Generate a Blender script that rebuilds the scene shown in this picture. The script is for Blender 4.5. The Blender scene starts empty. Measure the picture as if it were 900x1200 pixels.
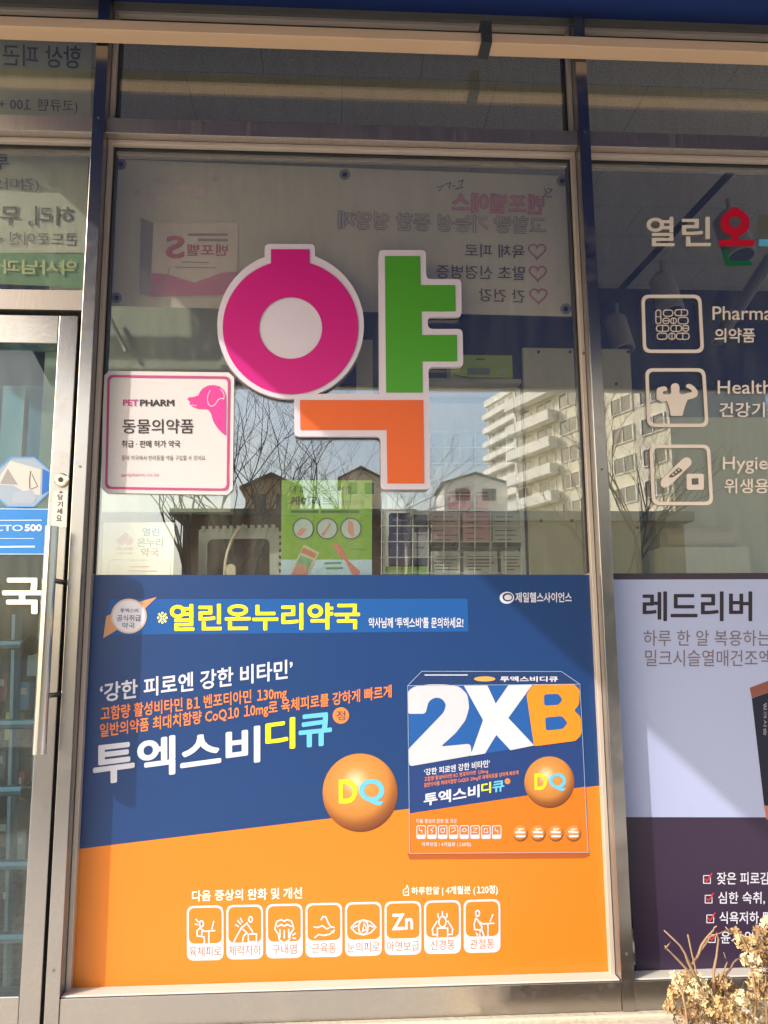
import bpy, bmesh, math, random
from mathutils import Vector, Matrix
R = math.radians
C = bpy.context.scene.collection
sc = bpy.context.scene

# ---------------------------------------------------------------- camera, sky, sun, exposure
CAM = Vector((0.5711, -2.0552, -0.2433)); F = 1000.0
def cam_axes(y, p, r):
    fwd = Vector((-math.sin(y)*math.cos(p), math.cos(y)*math.cos(p), math.sin(p)))
    right = Vector((math.cos(y), math.sin(y), 0)); up = right.cross(fwd)
    return (right*math.cos(r)+up*math.sin(r), up*math.cos(r)-right*math.sin(r), fwd)
AX, AY, AZ = cam_axes(-0.0595, 0.1668, -0.0078)
cd = bpy.data.cameras.new('camera'); co = bpy.data.objects.new('camera', cd); C.objects.link(co)
cd.sensor_fit = 'VERTICAL'; cd.sensor_height = 36; cd.lens = 30; cd.clip_start = .05; cd.clip_end = 3000
co.matrix_world = Matrix(((AX.x, AY.x, -AZ.x, CAM.x), (AX.y, AY.y, -AZ.y, CAM.y), (AX.z, AY.z, -AZ.z, CAM.z), (0, 0, 0, 1)))
sc.camera = co
SUN = Vector((-1.43, -1.0, 1.05)).normalized()
w = bpy.data.worlds.new('World'); sc.world = w; w.use_nodes = True
nt = w.node_tree; bg = nt.nodes['Background']
sky = nt.nodes.new('ShaderNodeTexSky'); sky.sky_type = 'NISHITA'; sky.sun_disc = False
sky.sun_elevation = math.asin(SUN.z); sky.sun_rotation = math.atan2(SUN.x, SUN.y); sky.air_density = 1.2; sky.dust_density = 4.5
nt.links.new(sky.outputs[0], bg.inputs[0]); bg.inputs[1].default_value = 0.15
sl = bpy.data.lights.new('sun', 'SUN'); sl.energy = 2.0; sl.angle = R(.5); sl.color = (1, .95, .88)
so = bpy.data.objects.new('sun', sl); C.objects.link(so); so.rotation_euler = (-SUN).to_track_quat('-Z', 'Y').to_euler()
sc.view_settings.view_transform = 'Standard'; sc.view_settings.look = 'None'; sc.view_settings.gamma = 1
sc.view_settings.exposure = 1.2
try: sc.cycles.max_bounces = 10; sc.cycles.transparent_max_bounces = 16; sc.cycles.caustics_reflective = False
except Exception: pass

# ---------------------------------------------------------------- helpers
random.seed(4)
def at(u, v, Y=0.0):
    d = AX*((u-450)/F) + AY*((600-v)/F) + AZ
    return CAM + d*((Y-CAM.y)/d.y)
def S(r, g, b, k=1.0):
    f = lambda c: ((c/255)/12.92 if c/255 <= .04045 else ((c/255+.055)/1.055)**2.4)*k
    return (f(r), f(g), f(b), 1)
MATS = {}
def mat(name, col, rough=.5, metal=0.0, spec=.4, bump=0.0, bscale=40, var=0.0, vscale=6, stretch=None):
    if name in MATS: return MATS[name]
    m = bpy.data.materials.new(name); m.use_nodes = True; n = m.node_tree.nodes; l = m.node_tree.links
    b = n['Principled BSDF']; b.inputs['Base Color'].default_value = col; b.inputs['Roughness'].default_value = rough
    b.inputs['Metallic'].default_value = metal; b.inputs['Specular IOR Level'].default_value = spec
    if bump or var:
        tc = n.new('ShaderNodeTexCoord'); mp = n.new('ShaderNodeMapping'); l.new(tc.outputs['Object'], mp.inputs[0])
        if stretch: mp.inputs['Scale'].default_value = stretch
    if var:
        t = n.new('ShaderNodeTexNoise'); t.inputs['Scale'].default_value = vscale; t.inputs['Detail'].default_value = 6; l.new(mp.outputs[0], t.inputs[0])
        mx = n.new('ShaderNodeMix'); mx.data_type = 'RGBA'
        mx.inputs[6].default_value = tuple(c*(1-var) for c in col[:3])+(1,); mx.inputs[7].default_value = tuple(min(1, c*(1+var)) for c in col[:3])+(1,)
        l.new(t.outputs[0], mx.inputs[0]); l.new(mx.outputs[2], b.inputs['Base Color'])
    if bump:
        t = n.new('ShaderNodeTexNoise'); t.inputs['Scale'].default_value = bscale; t.inputs['Detail'].default_value = 5; l.new(mp.outputs[0], t.inputs[0])
        bp = n.new('ShaderNodeBump'); bp.inputs['Strength'].default_value = bump; bp.inputs['Distance'].default_value = .01
        l.new(t.outputs[0], bp.inputs['Height']); l.new(bp.outputs[0], b.inputs['Normal'])
    MATS[name] = m; return m
def ink(r, g, b, k=1.0):
    return mat('ink_%d_%d_%d' % (r, g, b), S(r, g, b, k*.72), .42, spec=.3, var=.035, vscale=9)
def film(r, g, b): return mat('film_%d_%d_%d' % (r, g, b), S(r, g, b, .72), .36, spec=.45, bump=.22, bscale=2.6, var=.06, vscale=2.2)
def steel(name, stretch, tint=(.46, .435, .4), rough=.2, dirt=.3, streak=None):
    m = bpy.data.materials.new(name); m.use_nodes = True; n = m.node_tree.nodes; l = m.node_tree.links
    b = n['Principled BSDF']; b.inputs['Metallic'].default_value = 1
    tc = n.new('ShaderNodeTexCoord'); mp = n.new('ShaderNodeMapping'); mp.inputs['Scale'].default_value = stretch; l.new(tc.outputs['Object'], mp.inputs[0])
    t = n.new('ShaderNodeTexNoise'); t.inputs['Scale'].default_value = 60; t.inputs['Detail'].default_value = 8; l.new(mp.outputs[0], t.inputs[0])
    t2 = n.new('ShaderNodeTexNoise'); t2.inputs['Scale'].default_value = 9; t2.inputs['Detail'].default_value = 7; t2.inputs['Roughness'].default_value = .7; l.new(tc.outputs['Object'], t2.inputs[0])
    if streak: m2 = n.new('ShaderNodeMapping'); m2.inputs['Scale'].default_value = streak; l.new(tc.outputs['Object'], m2.inputs[0]); l.new(m2.outputs[0], t2.inputs[0])
    r = n.new('ShaderNodeMapRange'); r.inputs[3].default_value = rough-.05; r.inputs[4].default_value = rough+.1; l.new(t.outputs[0], r.inputs[0]); l.new(r.outputs[0], b.inputs['Roughness'])
    cr = n.new('ShaderNodeMapRange'); cr.inputs[1].default_value = .5; cr.inputs[2].default_value = .75; cr.inputs[4].default_value = dirt; l.new(t2.outputs[0], cr.inputs[0])
    mx = n.new('ShaderNodeMix'); mx.data_type = 'RGBA'; mx.inputs[6].default_value = (*tint, 1); mx.inputs[7].default_value = (.30, .25, .2, 1)
    l.new(cr.outputs[0], mx.inputs[0]); l.new(mx.outputs[2], b.inputs['Base Color'])
    mm = n.new('ShaderNodeMath'); mm.operation = 'MULTIPLY_ADD'; mm.inputs[1].default_value = -.6; mm.inputs[2].default_value = 1; l.new(cr.outputs[0], mm.inputs[0]); l.new(mm.outputs[0], b.inputs['Metallic'])
    bp = n.new('ShaderNodeBump'); bp.inputs['Strength'].default_value = .06; bp.inputs['Distance'].default_value = .002; l.new(t.outputs[0], bp.inputs['Height']); l.new(bp.outputs[0], b.inputs['Normal'])
    return m
def glass(name, tint, refl):
    m = bpy.data.materials.new(name); m.use_nodes = True; n = m.node_tree.nodes; l = m.node_tree.links
    n.remove(n['Principled BSDF'])
    tr = n.new('ShaderNodeBsdfTransparent'); tr.inputs[0].default_value = (*tint, 1)
    gl = n.new('ShaderNodeBsdfGlossy'); gl.inputs['Roughness'].default_value = 0.0; gl.inputs[0].default_value = (.95, .97, 1, 1)
    fr = n.new('ShaderNodeFresnel'); ge = n.new('ShaderNodeNewGeometry'); io = n.new('ShaderNodeMath'); io.operation = 'MULTIPLY_ADD'
    io.inputs[1].default_value = 1/1.5-1.5; io.inputs[2].default_value = 1.5; l.new(ge.outputs['Backfacing'], io.inputs[0]); l.new(io.outputs[0], fr.inputs[0])   # thin pane: same reflection from both faces
    mu = n.new('ShaderNodeMath'); mu.operation = 'MULTIPLY_ADD'; mu.use_clamp = True; mu.inputs[1].default_value = .9; mu.inputs[2].default_value = refl; l.new(fr.outputs[0], mu.inputs[0])
    # faint dust film with its own streaks
    tc = n.new('ShaderNodeTexCoord'); mp = n.new('ShaderNodeMapping'); mp.inputs['Scale'].default_value = (6, 1, 1.2); l.new(tc.outputs['Object'], mp.inputs[0])
    t = n.new('ShaderNodeTexNoise'); t.inputs['Scale'].default_value = 5; t.inputs['Detail'].default_value = 8; l.new(mp.outputs[0], t.inputs[0])
    mr = n.new('ShaderNodeMapRange'); mr.inputs[1].default_value = .4; mr.inputs[2].default_value = .8; mr.inputs[3].default_value = .015; mr.inputs[4].default_value = .075; l.new(t.outputs[0], mr.inputs[0])
    df = n.new('ShaderNodeBsdfDiffuse'); df.inputs[0].default_value = (.5, .5, .42, 1)
    a = n.new('ShaderNodeMixShader'); l.new(mr.outputs[0], a.inputs[0]); l.new(tr.outputs[0], a.inputs[1]); l.new(df.outputs[0], a.inputs[2])
    b = n.new('ShaderNodeMixShader'); l.new(mu.outputs[0], b.inputs[0]); l.new(a.outputs[0], b.inputs[1]); l.new(gl.outputs[0], b.inputs[2])
    l.new(b.outputs[0], n['Material Output'].inputs[0]); return m

class MB:
    def __init__(s): s.v = []; s.f = []; s.dy = 0
    def face(s, pts): i = len(s.v); s.v += [tuple(p) for p in pts]; s.f.append(tuple(range(i, i+len(pts)))); return s
    def box(s, x0, x1, y0, y1, z0, z1, bev=0):
        if x0 > x1: x0, x1 = x1, x0
        if y0 > y1: y0, y1 = y1, y0
        if z0 > z1: z0, z1 = z1, z0
        i = len(s.v)
        s.v += [(x0,y0,z0),(x1,y0,z0),(x1,y1,z0),(x0,y1,z0),(x0,y0,z1),(x1,y0,z1),(x1,y1,z1),(x0,y1,z1)]
        for q in ((3,2,1,0),(4,5,6,7),(0,1,5,4),(1,2,6,5),(2,3,7,6),(3,0,4,7)): s.f.append(tuple(i+k for k in q))
        return s
    def prism(s, front, back):
        n = len(front); i = len(s.v); s.v += [tuple(p) for p in front]+[tuple(p) for p in back]
        s.f.append(tuple(range(i, i+n))); s.f.append(tuple(range(i+2*n-1, i+n-1, -1)))
        for k in range(n): s.f.append((i+(k+1) % n, i+k, i+n+k, i+n+(k+1) % n))
        return s
    def tube(s, pts, rad, n=8, cap=True):
        pts = [Vector(p) for p in pts]; rings = []
        if not isinstance(rad, (list, tuple)): rad = [rad]*len(pts)
        ref = None
        for k, p in enumerate(pts):
            d = (pts[min(k+1, len(pts)-1)]-pts[max(k-1, 0)]).normalized()
            if ref is None: ref = Vector((0,0,1)) if abs(d.z) < .9 else Vector((1,0,0))
            a = d.cross(ref).normalized(); b = d.cross(a); ref = b if False else ref
            if a.length < .1: a = d.orthogonal().normalized(); b = d.cross(a)
            i = len(s.v); s.v += [tuple(p+(a*math.cos(2*math.pi*j/n)+b*math.sin(2*math.pi*j/n))*rad[k]) for j in range(n)]; rings.append(i)
        for i, j in zip(rings, rings[1:]):
            for k in range(n): s.f.append((i+k, i+(k+1) % n, j+(k+1) % n, j+k))
        if cap: s.f.append(tuple(rings[0]+k for k in range(n))[::-1]); s.f.append(tuple(rings[-1]+k for k in range(n)))
        return s
    # flat artwork given as pixel outlines, laid on the vertical plane at depth Y
    def poly(s, pts, Y, t=0):
        if t: return s.prism([at(u, v, Y) for u, v in pts], [at(u, v, Y)+Vector((0, t, 0)) for u, v in pts])
        return s.face([at(u, v, Y) for u, v in pts])
    def ring(s, a, b, Y):
        i = len(s.v); n = len(a); s.v += [tuple(at(u, v, Y)) for u, v in a]+[tuple(at(u, v, Y)) for u, v in b]
        for k in range(n): s.f.append((i+k, i+(k+1) % n, i+n+(k+1) % n, i+n+k))
        return s
    def stroke(s, pts, wd, Y, closed=False):
        P = [Vector(p) for p in pts]; n = len(P); L = []; Rr = []
        for k in range(n):
            a = P[(k-1) % n] if (k or closed) else None; b = P[(k+1) % n] if (k < n-1 or closed) else None
            d1 = (P[k]-a).normalized() if a is not None else None; d2 = (b-P[k]).normalized() if b is not None else None
            d = (d1+d2) if d1 is not None and d2 is not None else (d1 if d1 is not None else d2)
            d = d.normalized() if d.length > .05 else d1
            nn = Vector((-d.y, d.x)); q = abs(nn.dot(Vector((-(d2 or d1).y, (d2 or d1).x)))); h = wd/2/max(q, .5)
            L.append(P[k]+nn*h); Rr.append(P[k]-nn*h)
        Y2 = Y - s.dy; s.dy += .00004
        i = len(s.v)
        for k in range(n): s.v += [tuple(at(*L[k], Y2)), tuple(at(*Rr[k], Y2))]
        for k in range(n if closed else n-1):
            j = (k+1) % n; s.f.append((i+2*k, i+2*j, i+2*j+1, i+2*k+1))
        return s
    def build(s, name, m, parent=None, smooth=False, bevel=0):
        me = bpy.data.meshes.new(name); me.from_pydata(s.v, [], s.f); me.update(); me.materials.append(m)
        if smooth:
            for p in me.polygons: p.use_smooth = True
        o = bpy.data.objects.new(name, me); C.objects.link(o)
        if parent: o.parent = parent
        if bevel:
            bv = o.modifiers.new('bevel', 'BEVEL'); bv.width = bevel; bv.segments = 2; bv.limit_method = 'ANGLE'
        return o
def thing(name, label, cat, group=None):
    o = bpy.data.objects.new(name, None); C.objects.link(o); o.empty_display_size = .05; return tag(o, label, cat, group)
def tag(o, label, cat, group=None, kind=None):
    if label: o['label'] = label
    if cat: o['category'] = cat
    if group: o['group'] = group
    if kind: o['kind'] = kind
    return o
def struct(o): o['kind'] = 'structure'; return o
def box(name, m, parent, *a, bevel=0): return MB().box(*a).build(name, m, parent, bevel=bevel)
def rrect(q, r, n=6):
    """rounded quad (TL,TR,BR,BL pixels)"""
    out = []
    for k in range(4):
        p = Vector(q[k]); a = Vector(q[k-1])-p; b = Vector(q[(k+1) % 4])-p
        a = p+a.normalized()*r; b = p+b.normalized()*r
        for j in range(n+1):
            t = j/n; out.append(tuple(a*(1-t)**2+p*2*t*(1-t)+b*t*t))
    return out
def rpoly(pts, r, n=4):
    out = []; N = len(pts)
    for k in range(N):
        p = Vector(pts[k]); a = Vector(pts[k-1])-p; b = Vector(pts[(k+1) % N])-p
        rr = min(r, a.length*.45, b.length*.45); a = p+a.normalized()*rr; b = p+b.normalized()*rr
        for j in range(n+1):
            t = j/n; out.append(tuple(a*(1-t)**2+p*2*t*(1-t)+b*t*t))
    return out
def inset(q, d):
    c = [Vector(p) for p in q]; out = []
    for k in range(4):
        a = (c[k-1]-c[k]).normalized(); b = (c[(k+1) % 4]-c[k]).normalized(); out.append(tuple(c[k]+(a+b)*d))
    return out
def ell(cx, cy, rx, ry=None, n=40): return [(cx+rx*math.cos(2*math.pi*k/n), cy+(ry or rx)*math.sin(2*math.pi*k/n)) for k in range(n)]
def bil(q, s, t):
    a, b, c, d = [Vector(p) for p in q]; return (a*(1-s)+b*s)*(1-t)+(d*(1-s)+c*s)*t
VL = bpy.context.view_layer
def text(name, body, q, m, parent, Y, wt=0.0, mirror=False, t=0.0):
    """writing set into the quad q (TL,TR,BR,BL pixels) on the plane at depth Y"""
    c = bpy.data.curves.new('lettering', 'FONT'); c.body = body; c.size = 1; c.offset = min(wt, 0); K_ = '1' in body; c.body = body.replace('1', '１'); c.resolution_u = 4 if len(body) < 9 else 2
    for k, ch in enumerate(c.body):
        if K_ and (ch == '１' or c.body[k+1:k+2] == '１'): c.body_format[k].kerning = -8.0*((ch == '１')+(c.body[k+1:k+2] == '１'))
    o = bpy.data.objects.new('lettering', c); C.objects.link(o); VL.update()
    me = bpy.data.meshes.new_from_object(o.evaluated_get(bpy.context.evaluated_depsgraph_get()))
    bpy.data.objects.remove(o); me.materials.clear(); me.materials.append(m); me.name = name
    if wt > .003:   # heavier lettering: the same outlines struck a few times, each a hair in front of the last
        bm = bmesh.new(); nn = 8 if wt > .015 else 4; base = [v.co.copy() for v in me.vertices]
        for k in range(nn):
            me2 = me.copy(); an = 2*math.pi*(k+.5)/nn
            for v, b in zip(me2.vertices, base): v.co = b+Vector((math.cos(an)*wt, math.sin(an)*wt, k*.00003))
            bm.from_mesh(me2); bpy.data.meshes.remove(me2)
        bm.to_mesh(me); bm.free()
    zs = [v.co.z for v in me.vertices]
    xs = [v.co.x for v in me.vertices]; ys = [v.co.y for v in me.vertices]
    x0, x1, y0, y1 = min(xs), max(xs), min(ys), max(ys)
    if isinstance(q[0], (int, float)): q = ((q[0], q[1]), (q[2], q[1]), (q[2], q[3]), (q[0], q[3]))
    if mirror: q = (q[1], q[0], q[3], q[2])
    W = [at(u, v, Y) for u, v in q]
    for v in me.vertices:
        s_ = (v.co.x-x0)/(x1-x0); t_ = (y1-v.co.y)/(y1-y0)
        v.co = (W[0]*(1-s_)+W[1]*s_)*(1-t_)+(W[3]*(1-s_)+W[2]*s_)*t_-Vector((0, v.co.z, 0))
    me.update()
    ob = bpy.data.objects.new(name, me); C.objects.link(ob)
    if parent: ob.parent = parent
    return ob
def sl4(x0, yt0, yb0, x1, yt1, yb1, lean=0): return ((x0, yt0), (x1, yt1), (x1+lean, yb1), (x0+lean, yb0))
def copy_tree(o, parent=None):
    c = o.copy(); C.objects.link(c); c.parent = parent
    for ch in list(o.children): copy_tree(ch, c)
    return c

# ---------------------------------------------------------------- materials
ST_V = steel('brushed_steel_vertical', (25, 25, .6), (.37, .36, .35), .2, .45)
ST_H = steel('brushed_steel_horizontal', (.6, 25, 25), (.41, .395, .37), .22, .55)
ST_D = steel('dusty_steel', (1.5, 20, 20), (.42, .37, .34), .42, .9, (16, 1, 1.2))
ST_T = steel('stained_steel', (1.5, 20, 20), (.2, .18, .165), .45, .45, (18, 1, 1.6))
DARK = mat('dark_gasket', (.015, .015, .017, 1), .6)
GL = glass('window_glass', (.97, .99, .97), .155)
GLD = glass('door_glass', (.6, .72, .76), .0)
WHITE = mat('white_plastic', S(226, 222, 228), .35, var=.03)
BEIGE = mat('beige_board', S(190, 184, 158), .6, var=.08, vscale=5)
NAVY = mat('navy_paint', S(34, 42, 62), .6)
CREAM = mat('cream_film', S(225, 214, 198), .5, var=.03)

# ---------------------------------------------------------------- the ground and street behind the camera
GZ = -1.8
PAVE = bpy.data.materials.new('paving'); PAVE.use_nodes = True
n = PAVE.node_tree.nodes; l = PAVE.node_tree.links
tc = n.new('ShaderNodeTexCoord'); br = n.new('ShaderNodeTexBrick'); br.inputs['Scale'].default_value = 3.3; br.inputs['Color1'].default_value = S(222, 214, 202); br.inputs['Color2'].default_value = S(208, 199, 186)
br.inputs['Mortar'].default_value = S(90, 80, 70); br.inputs['Mortar Size'].default_value = .012; l.new(tc.outputs['Object'], br.inputs[0]); l.new(br.outputs[0], n['Principled BSDF'].inputs['Base Color']); n['Principled BSDF'].inputs['Roughness'].default_value = .8
ASPH = mat('asphalt', (.09, .088, .085, 1), .9, bump=.4, bscale=60, var=.25, vscale=3)
struct(MB().face([(-1500,-1500,GZ-.15),(1500,-1500,GZ-.15),(1500,300,GZ-.15),(-1500,300,GZ-.15)]).build('ground', mat('ground_soil', (.16,.14,.11,1), .9, var=.3, vscale=.3)))
struct(MB().box(-40, 60, -6, 6, GZ-.14, GZ).build('pavement', PAVE))
struct(MB().box(-40, 60, -6.2, -6.003, GZ-.14, GZ-.002).build('kerb', mat('kerb_stone', (.42,.41,.39,1), .8, var=.1)))
struct(MB().face([(-40,-14,GZ-.14),(60,-14,GZ-.14),(60,-6.2,GZ-.14),(-40,-6.2,GZ-.14)]).build('road', ASPH))
mk = MB()
for k in range(-6, 9): mk.box(k*6, k*6+3, -10.1, -9.98, GZ-.139, GZ-.136)
struct(mk.build('road_marking', mat('road_paint', (.7,.7,.68,1), .7)))
struct(MB().box(-40, 60, -18, -14, GZ-.14, GZ).build('far_pavement', PAVE))

def tree(loc, h, seed, label, spread=.55, r0=.11, depth=6):
    random.seed(seed); t = thing('bare_tree', label, 'tree', 'bare street trees'); t.location = loc
    mt = MB(); mc = MB(); bark = mat('bark', (.055,.045,.036,1), .9, bump=.5, bscale=30, var=.3)
    def br(p, d, L, r, k):
        pts = [p]; q = p.copy(); dd = d.copy()
        for j in range(3):
            dd = (dd+Vector((random.uniform(-.16,.16), random.uniform(-.16,.16), random.uniform(-.05,.13)))).normalized(); q = q+dd*L/3; pts.append(q.copy())
        (mt if k == 0 else mc).tube(pts, [r, r*.9, r*.8, r*.68], 7 if k < 2 else 4, cap=False)
        if k >= depth: return
        for j in range(3 if k < 3 else 2):
            a = random.uniform(0, 6.28); e = Vector((math.cos(a), math.sin(a), 0))*random.uniform(.35, .9)*spread*1.4
            br(pts[random.choice((2, 3, 3))], (dd+e).normalized(), L*random.uniform(.62, .86), r*.6, k+1)
    br(Vector((0,0,0)), Vector((0,0,1)), h*.3, r0, 0)
    mt.build('trunk', bark, t); mc.build('crown', bark, t); random.seed(seed+1); return t
def refl(u, v, D):
    p = at(u, v, D); return Vector((p.x, -D, p.z))
def tree_at(u, D, vtop, seed, label, **k):
    p = refl(u, vtop, D); tree(Vector((p.x, -D, GZ-.02)), p.z-GZ, seed, label, **k)
tree_at(305, 17, 440, 3, 'bare street tree with dense twigs reflected left of the pink letter', spread=.7, depth=7, r0=.08)
tree_at(236, 16, 430, 8, 'slender bare tree reflected near the animal medicine sticker', spread=.5, depth=7, r0=.07)
tree_at(412, 24, 470, 5, 'smaller bare tree reflected behind the orange letter stroke', spread=.6, depth=7, r0=.07)
tree_at(742, 15.5, 420, 11, 'bare tree with long thin branches reflected over the apartment block', spread=.65, depth=7, r0=.07)

# apartment block
AW = mat('apartment_paint', S(236, 228, 206), .8, var=.06, vscale=.4); AWW = mat('apartment_white', S(242, 240, 230), .8); AG = mat('dark_window', (.04,.05,.055,1), .12, spec=.6)
def apartment(xr, Dr, xl, Dl, top, nfl, bal, label):
    ap = thing('apartment_building', label, 'building'); ap.location = (xr, -Dr, 0); ux, uy = xl-xr, -(Dl-Dr); L = math.hypot(ux, uy); ap.rotation_euler = (0, 0, math.atan2(uy, ux))
    box('wall', AW, ap, 0, L, 0, 13, GZ-.1, top); box('roof_parapet', AWW, ap, -.5, L+.5, -.5, 13.5, top, top+1.4)
    fh = (top-GZ)/nfl; nb = max(3, int(L/4.2)); bw = L/nb; w0 = b0 = None
    for fl in range(nfl):
        z = GZ+fl*fh
        for k in range(nb):
            if w0 is None:
                w0 = MB().box(bw*.16, bw*.84, -.05, .2, .95, 2.5).build('window', AG, ap); a = w0
                MB().box(bw*.12, bw*.16, -.14, .1, .85, 2.6).box(bw*.84, bw*.88, -.14, .1, .85, 2.6).box(bw*.16, bw*.84, -.14, .1, 2.5, 2.6).box(bw*.16, bw*.84, -.14, .1, .85, .95).box(bw*.485, bw*.515, -.12, .1, .95, 2.5).build('frame', AWW, w0)
            else: a = copy_tree(w0, ap)
            a.location = (k*bw, 0, z)
        if b0 is None: b0 = MB().box(L*(1-bal), L-.1, -1.2, .05, -.18, 1.0).build('balcony', AWW, ap); b = b0
        else: b = b0.copy(); C.objects.link(b)
        b.location = (0, -.16, z)
apartment(32.1, 74, 22.5, 98, 44.5, 15, .34, 'near pale apartment block with white balconies reflected left of the right mullion')
apartment(39.5, 160, 34.2, 178, 53.5, 18, .97, 'farther apartment block with its stepped roof edge reflected beside the letter sign')
# houses
def house(u0, u1, vr, D, wallc, roofc, label, pitch=.55):
    a = refl(u0, vr, D); b = refl(u1, vr, D); x0, x1, zr = a.x, b.x, a.z; h = thing('house', label, 'building', 'houses across the street')
    ze = zr-(x1-x0)/2*pitch; xm = (x0+x1)/2; dp = 8
    MB().prism([(x0,-D,GZ-.1),(x1,-D,GZ-.1),(x1,-D,ze),(xm,-D,zr),(x0,-D,ze)], [(x0,-D-dp,GZ-.1),(x1,-D-dp,GZ-.1),(x1,-D-dp,ze),(xm,-D-dp,zr),(x0,-D-dp,ze)]).build('wall', mat('house_wall_%d' % wallc[0], S(*wallc), .85, var=.1, vscale=1), h)
    r = MB(); o = .5; k = pitch
    for s_ in (-1, 1):
        e = xm+s_*((x1-x0)/2+o); z1 = zr-((x1-x0)/2+o)*k
        r.prism([(xm,-D+o,zr+.02),(e,-D+o,z1+.02),(e,-D+o,z1+.25),(xm,-D+o,zr+.3)], [(xm,-D-dp-o,zr+.02),(e,-D-dp-o,z1+.02),(e,-D-dp-o,z1+.25),(xm,-D-dp-o,zr+.3)])
    r.build('roof', mat('roof_%d' % roofc[0], S(*roofc), .7, var=.15, vscale=1), h)
    for j in (0, 1):
        wx = x0+(x1-x0)*(.18+.42*j); f = box('window', AG, h, wx, wx+(x1-x0)*.22, -D+.06, -D-.05, ze-2.2, ze-.6)
        box('sill', AWW, f, wx-.1, wx+(x1-x0)*.22+.1, -D+.16, -D-.02, ze-2.36, ze-2.203)
house(400, 446, 549, 110, (248, 226, 190), (120, 108, 100), 'small tan house with a gabled roof reflected under the orange letter', .5)
house(520, 594, 556, 104, (240, 240, 236), (70, 80, 84), 'white house with a dark slate roof reflected beside the apartment block', .3)
house(288, 348, 558, 74, (226, 180, 132), (104, 94, 88), 'orange brown house reflected behind the bare tree', .45)
lb = thing('low_building', 'low flat roofed beige building reflected below the apartment block', 'building')
p0 = refl(490, 600, 28); p1 = refl(800, 600, 28)
box('wall', mat('low_wall', S(150, 140, 120), .85, var=.12, vscale=.8), lb, p0.x, p1.x, -28, -36, GZ-.1, p0.z-.35)
box('roof', mat('low_roof', S(165, 160, 150), .8), lb, p0.x-.3, p1.x+.3, -27.7, -36.3, p0.z-.347, p0.z)
for k in range(4): box('window', AG, lb, p0.x+1+k*2.6, p0.x+2.6+k*2.6, -27.95, -28.05, GZ+1.2, GZ+2.6)
wb = thing('wooden_shed', 'long brown wood clad shed reflected low behind the crate and notice', 'shed')
p0 = refl(215, 598, 27); p1 = refl(474, 598, 27)
box('wall', mat('shed_boards', S(120, 84, 60), .85, var=.35, vscale=6, stretch=(1, 1, 6)), wb, p0.x, p1.x, -27, -33, GZ-.1, p0.z-.2); box('roof', mat('shed_roof', S(84, 80, 78), .8, var=.1), wb, p0.x-.4, p1.x+.4, -26.6, -33.4, p0.z-.197, p0.z)
for k in range(3): box('window', AG, wb, p0.x+.8+k*2.2, p0.x+1.9+k*2.2, -26.95, -27.05, GZ+1.3, GZ+2.7)

# ---------------------------------------------------------------- shop room
CZ = 1.95; RX0, RX1, RY = -1.7, 3.6, 2.75
CEIL = bpy.data.materials.new('ceiling_tile'); CEIL.use_nodes = True
n = CEIL.node_tree.nodes; l = CEIL.node_tree.links
tc = n.new('ShaderNodeTexCoord'); br = n.new('ShaderNodeTexBrick'); br.inputs['Scale'].default_value = 1; br.offset = .5; br.inputs['Brick Width'].default_value = .6; br.inputs['Row Height'].default_value = .3; br.inputs['Mortar Size'].default_value = .0018
br.inputs['Color1'].default_value = S(186, 178, 160); br.inputs['Color2'].default_value = S(180, 172, 154); br.inputs['Mortar'].default_value = S(130, 124, 112); l.new(tc.outputs['Object'], br.inputs[0])
nz = n.new('ShaderNodeTexNoise'); nz.inputs['Scale'].default_value = 120; nz.inputs['Detail'].default_value = 3; l.new(tc.outputs['Object'], nz.inputs[0])
mr = n.new('ShaderNodeMapRange'); mr.inputs[1].default_value = .45; mr.inputs[2].default_value = .7; mr.inputs[3].default_value = 1; mr.inputs[4].default_value = .55; l.new(nz.outputs[0], mr.inputs[0])
mx = n.new('ShaderNodeMix'); mx.data_type = 'RGBA'; mx.blend_type = 'MULTIPLY'; mx.inputs[0].default_value = 1; l.new(br.outputs[0], mx.inputs[6]); l.new(mr.outputs[0], mx.inputs[7]); l.new(mx.outputs[2], n['Principled BSDF'].inputs['Base Color']); n['Principled BSDF'].inputs['Roughness'].default_value = .9
struct(MB().box(RX0, RX1, .03, RY, CZ, CZ+.1).build('ceiling', CEIL))
struct(MB().box(RX0, RX1, .03, RY, GZ-.05, GZ+.1).build('floor', mat('floor_tile', S(190, 182, 168), .4, var=.05)))
PALE = mat('room_wall', S(170, 168, 156), .7, var=.04)
struct(MB().box(RX0, RX1, RY, RY+.1, GZ-.05, CZ+.1).build('wall_back', NAVY))
struct(MB().box(RX0-.1, RX0-.002, 0.2, RY+.1, GZ-.05, CZ+.1).build('wall_left', PALE))
struct(MB().box(RX1+.002, RX1+.1, 0.2, RY+.1, GZ-.05, GZ+.5).build('wall_right', PALE))  # out of view; kept low and open above to let daylight into the room
struct(MB().box(RX0-4, RX0, .0, .198, GZ-.05, 3.2).box(RX1, RX1+4, 0, .198, GZ-.05, 3.2).box(RX0+.002, RX1-.002, .05, .198, CZ+.102, 3.2).build('wall_front', mat('facade_stone', S(170, 162, 150), .8, var=.1)))

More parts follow.
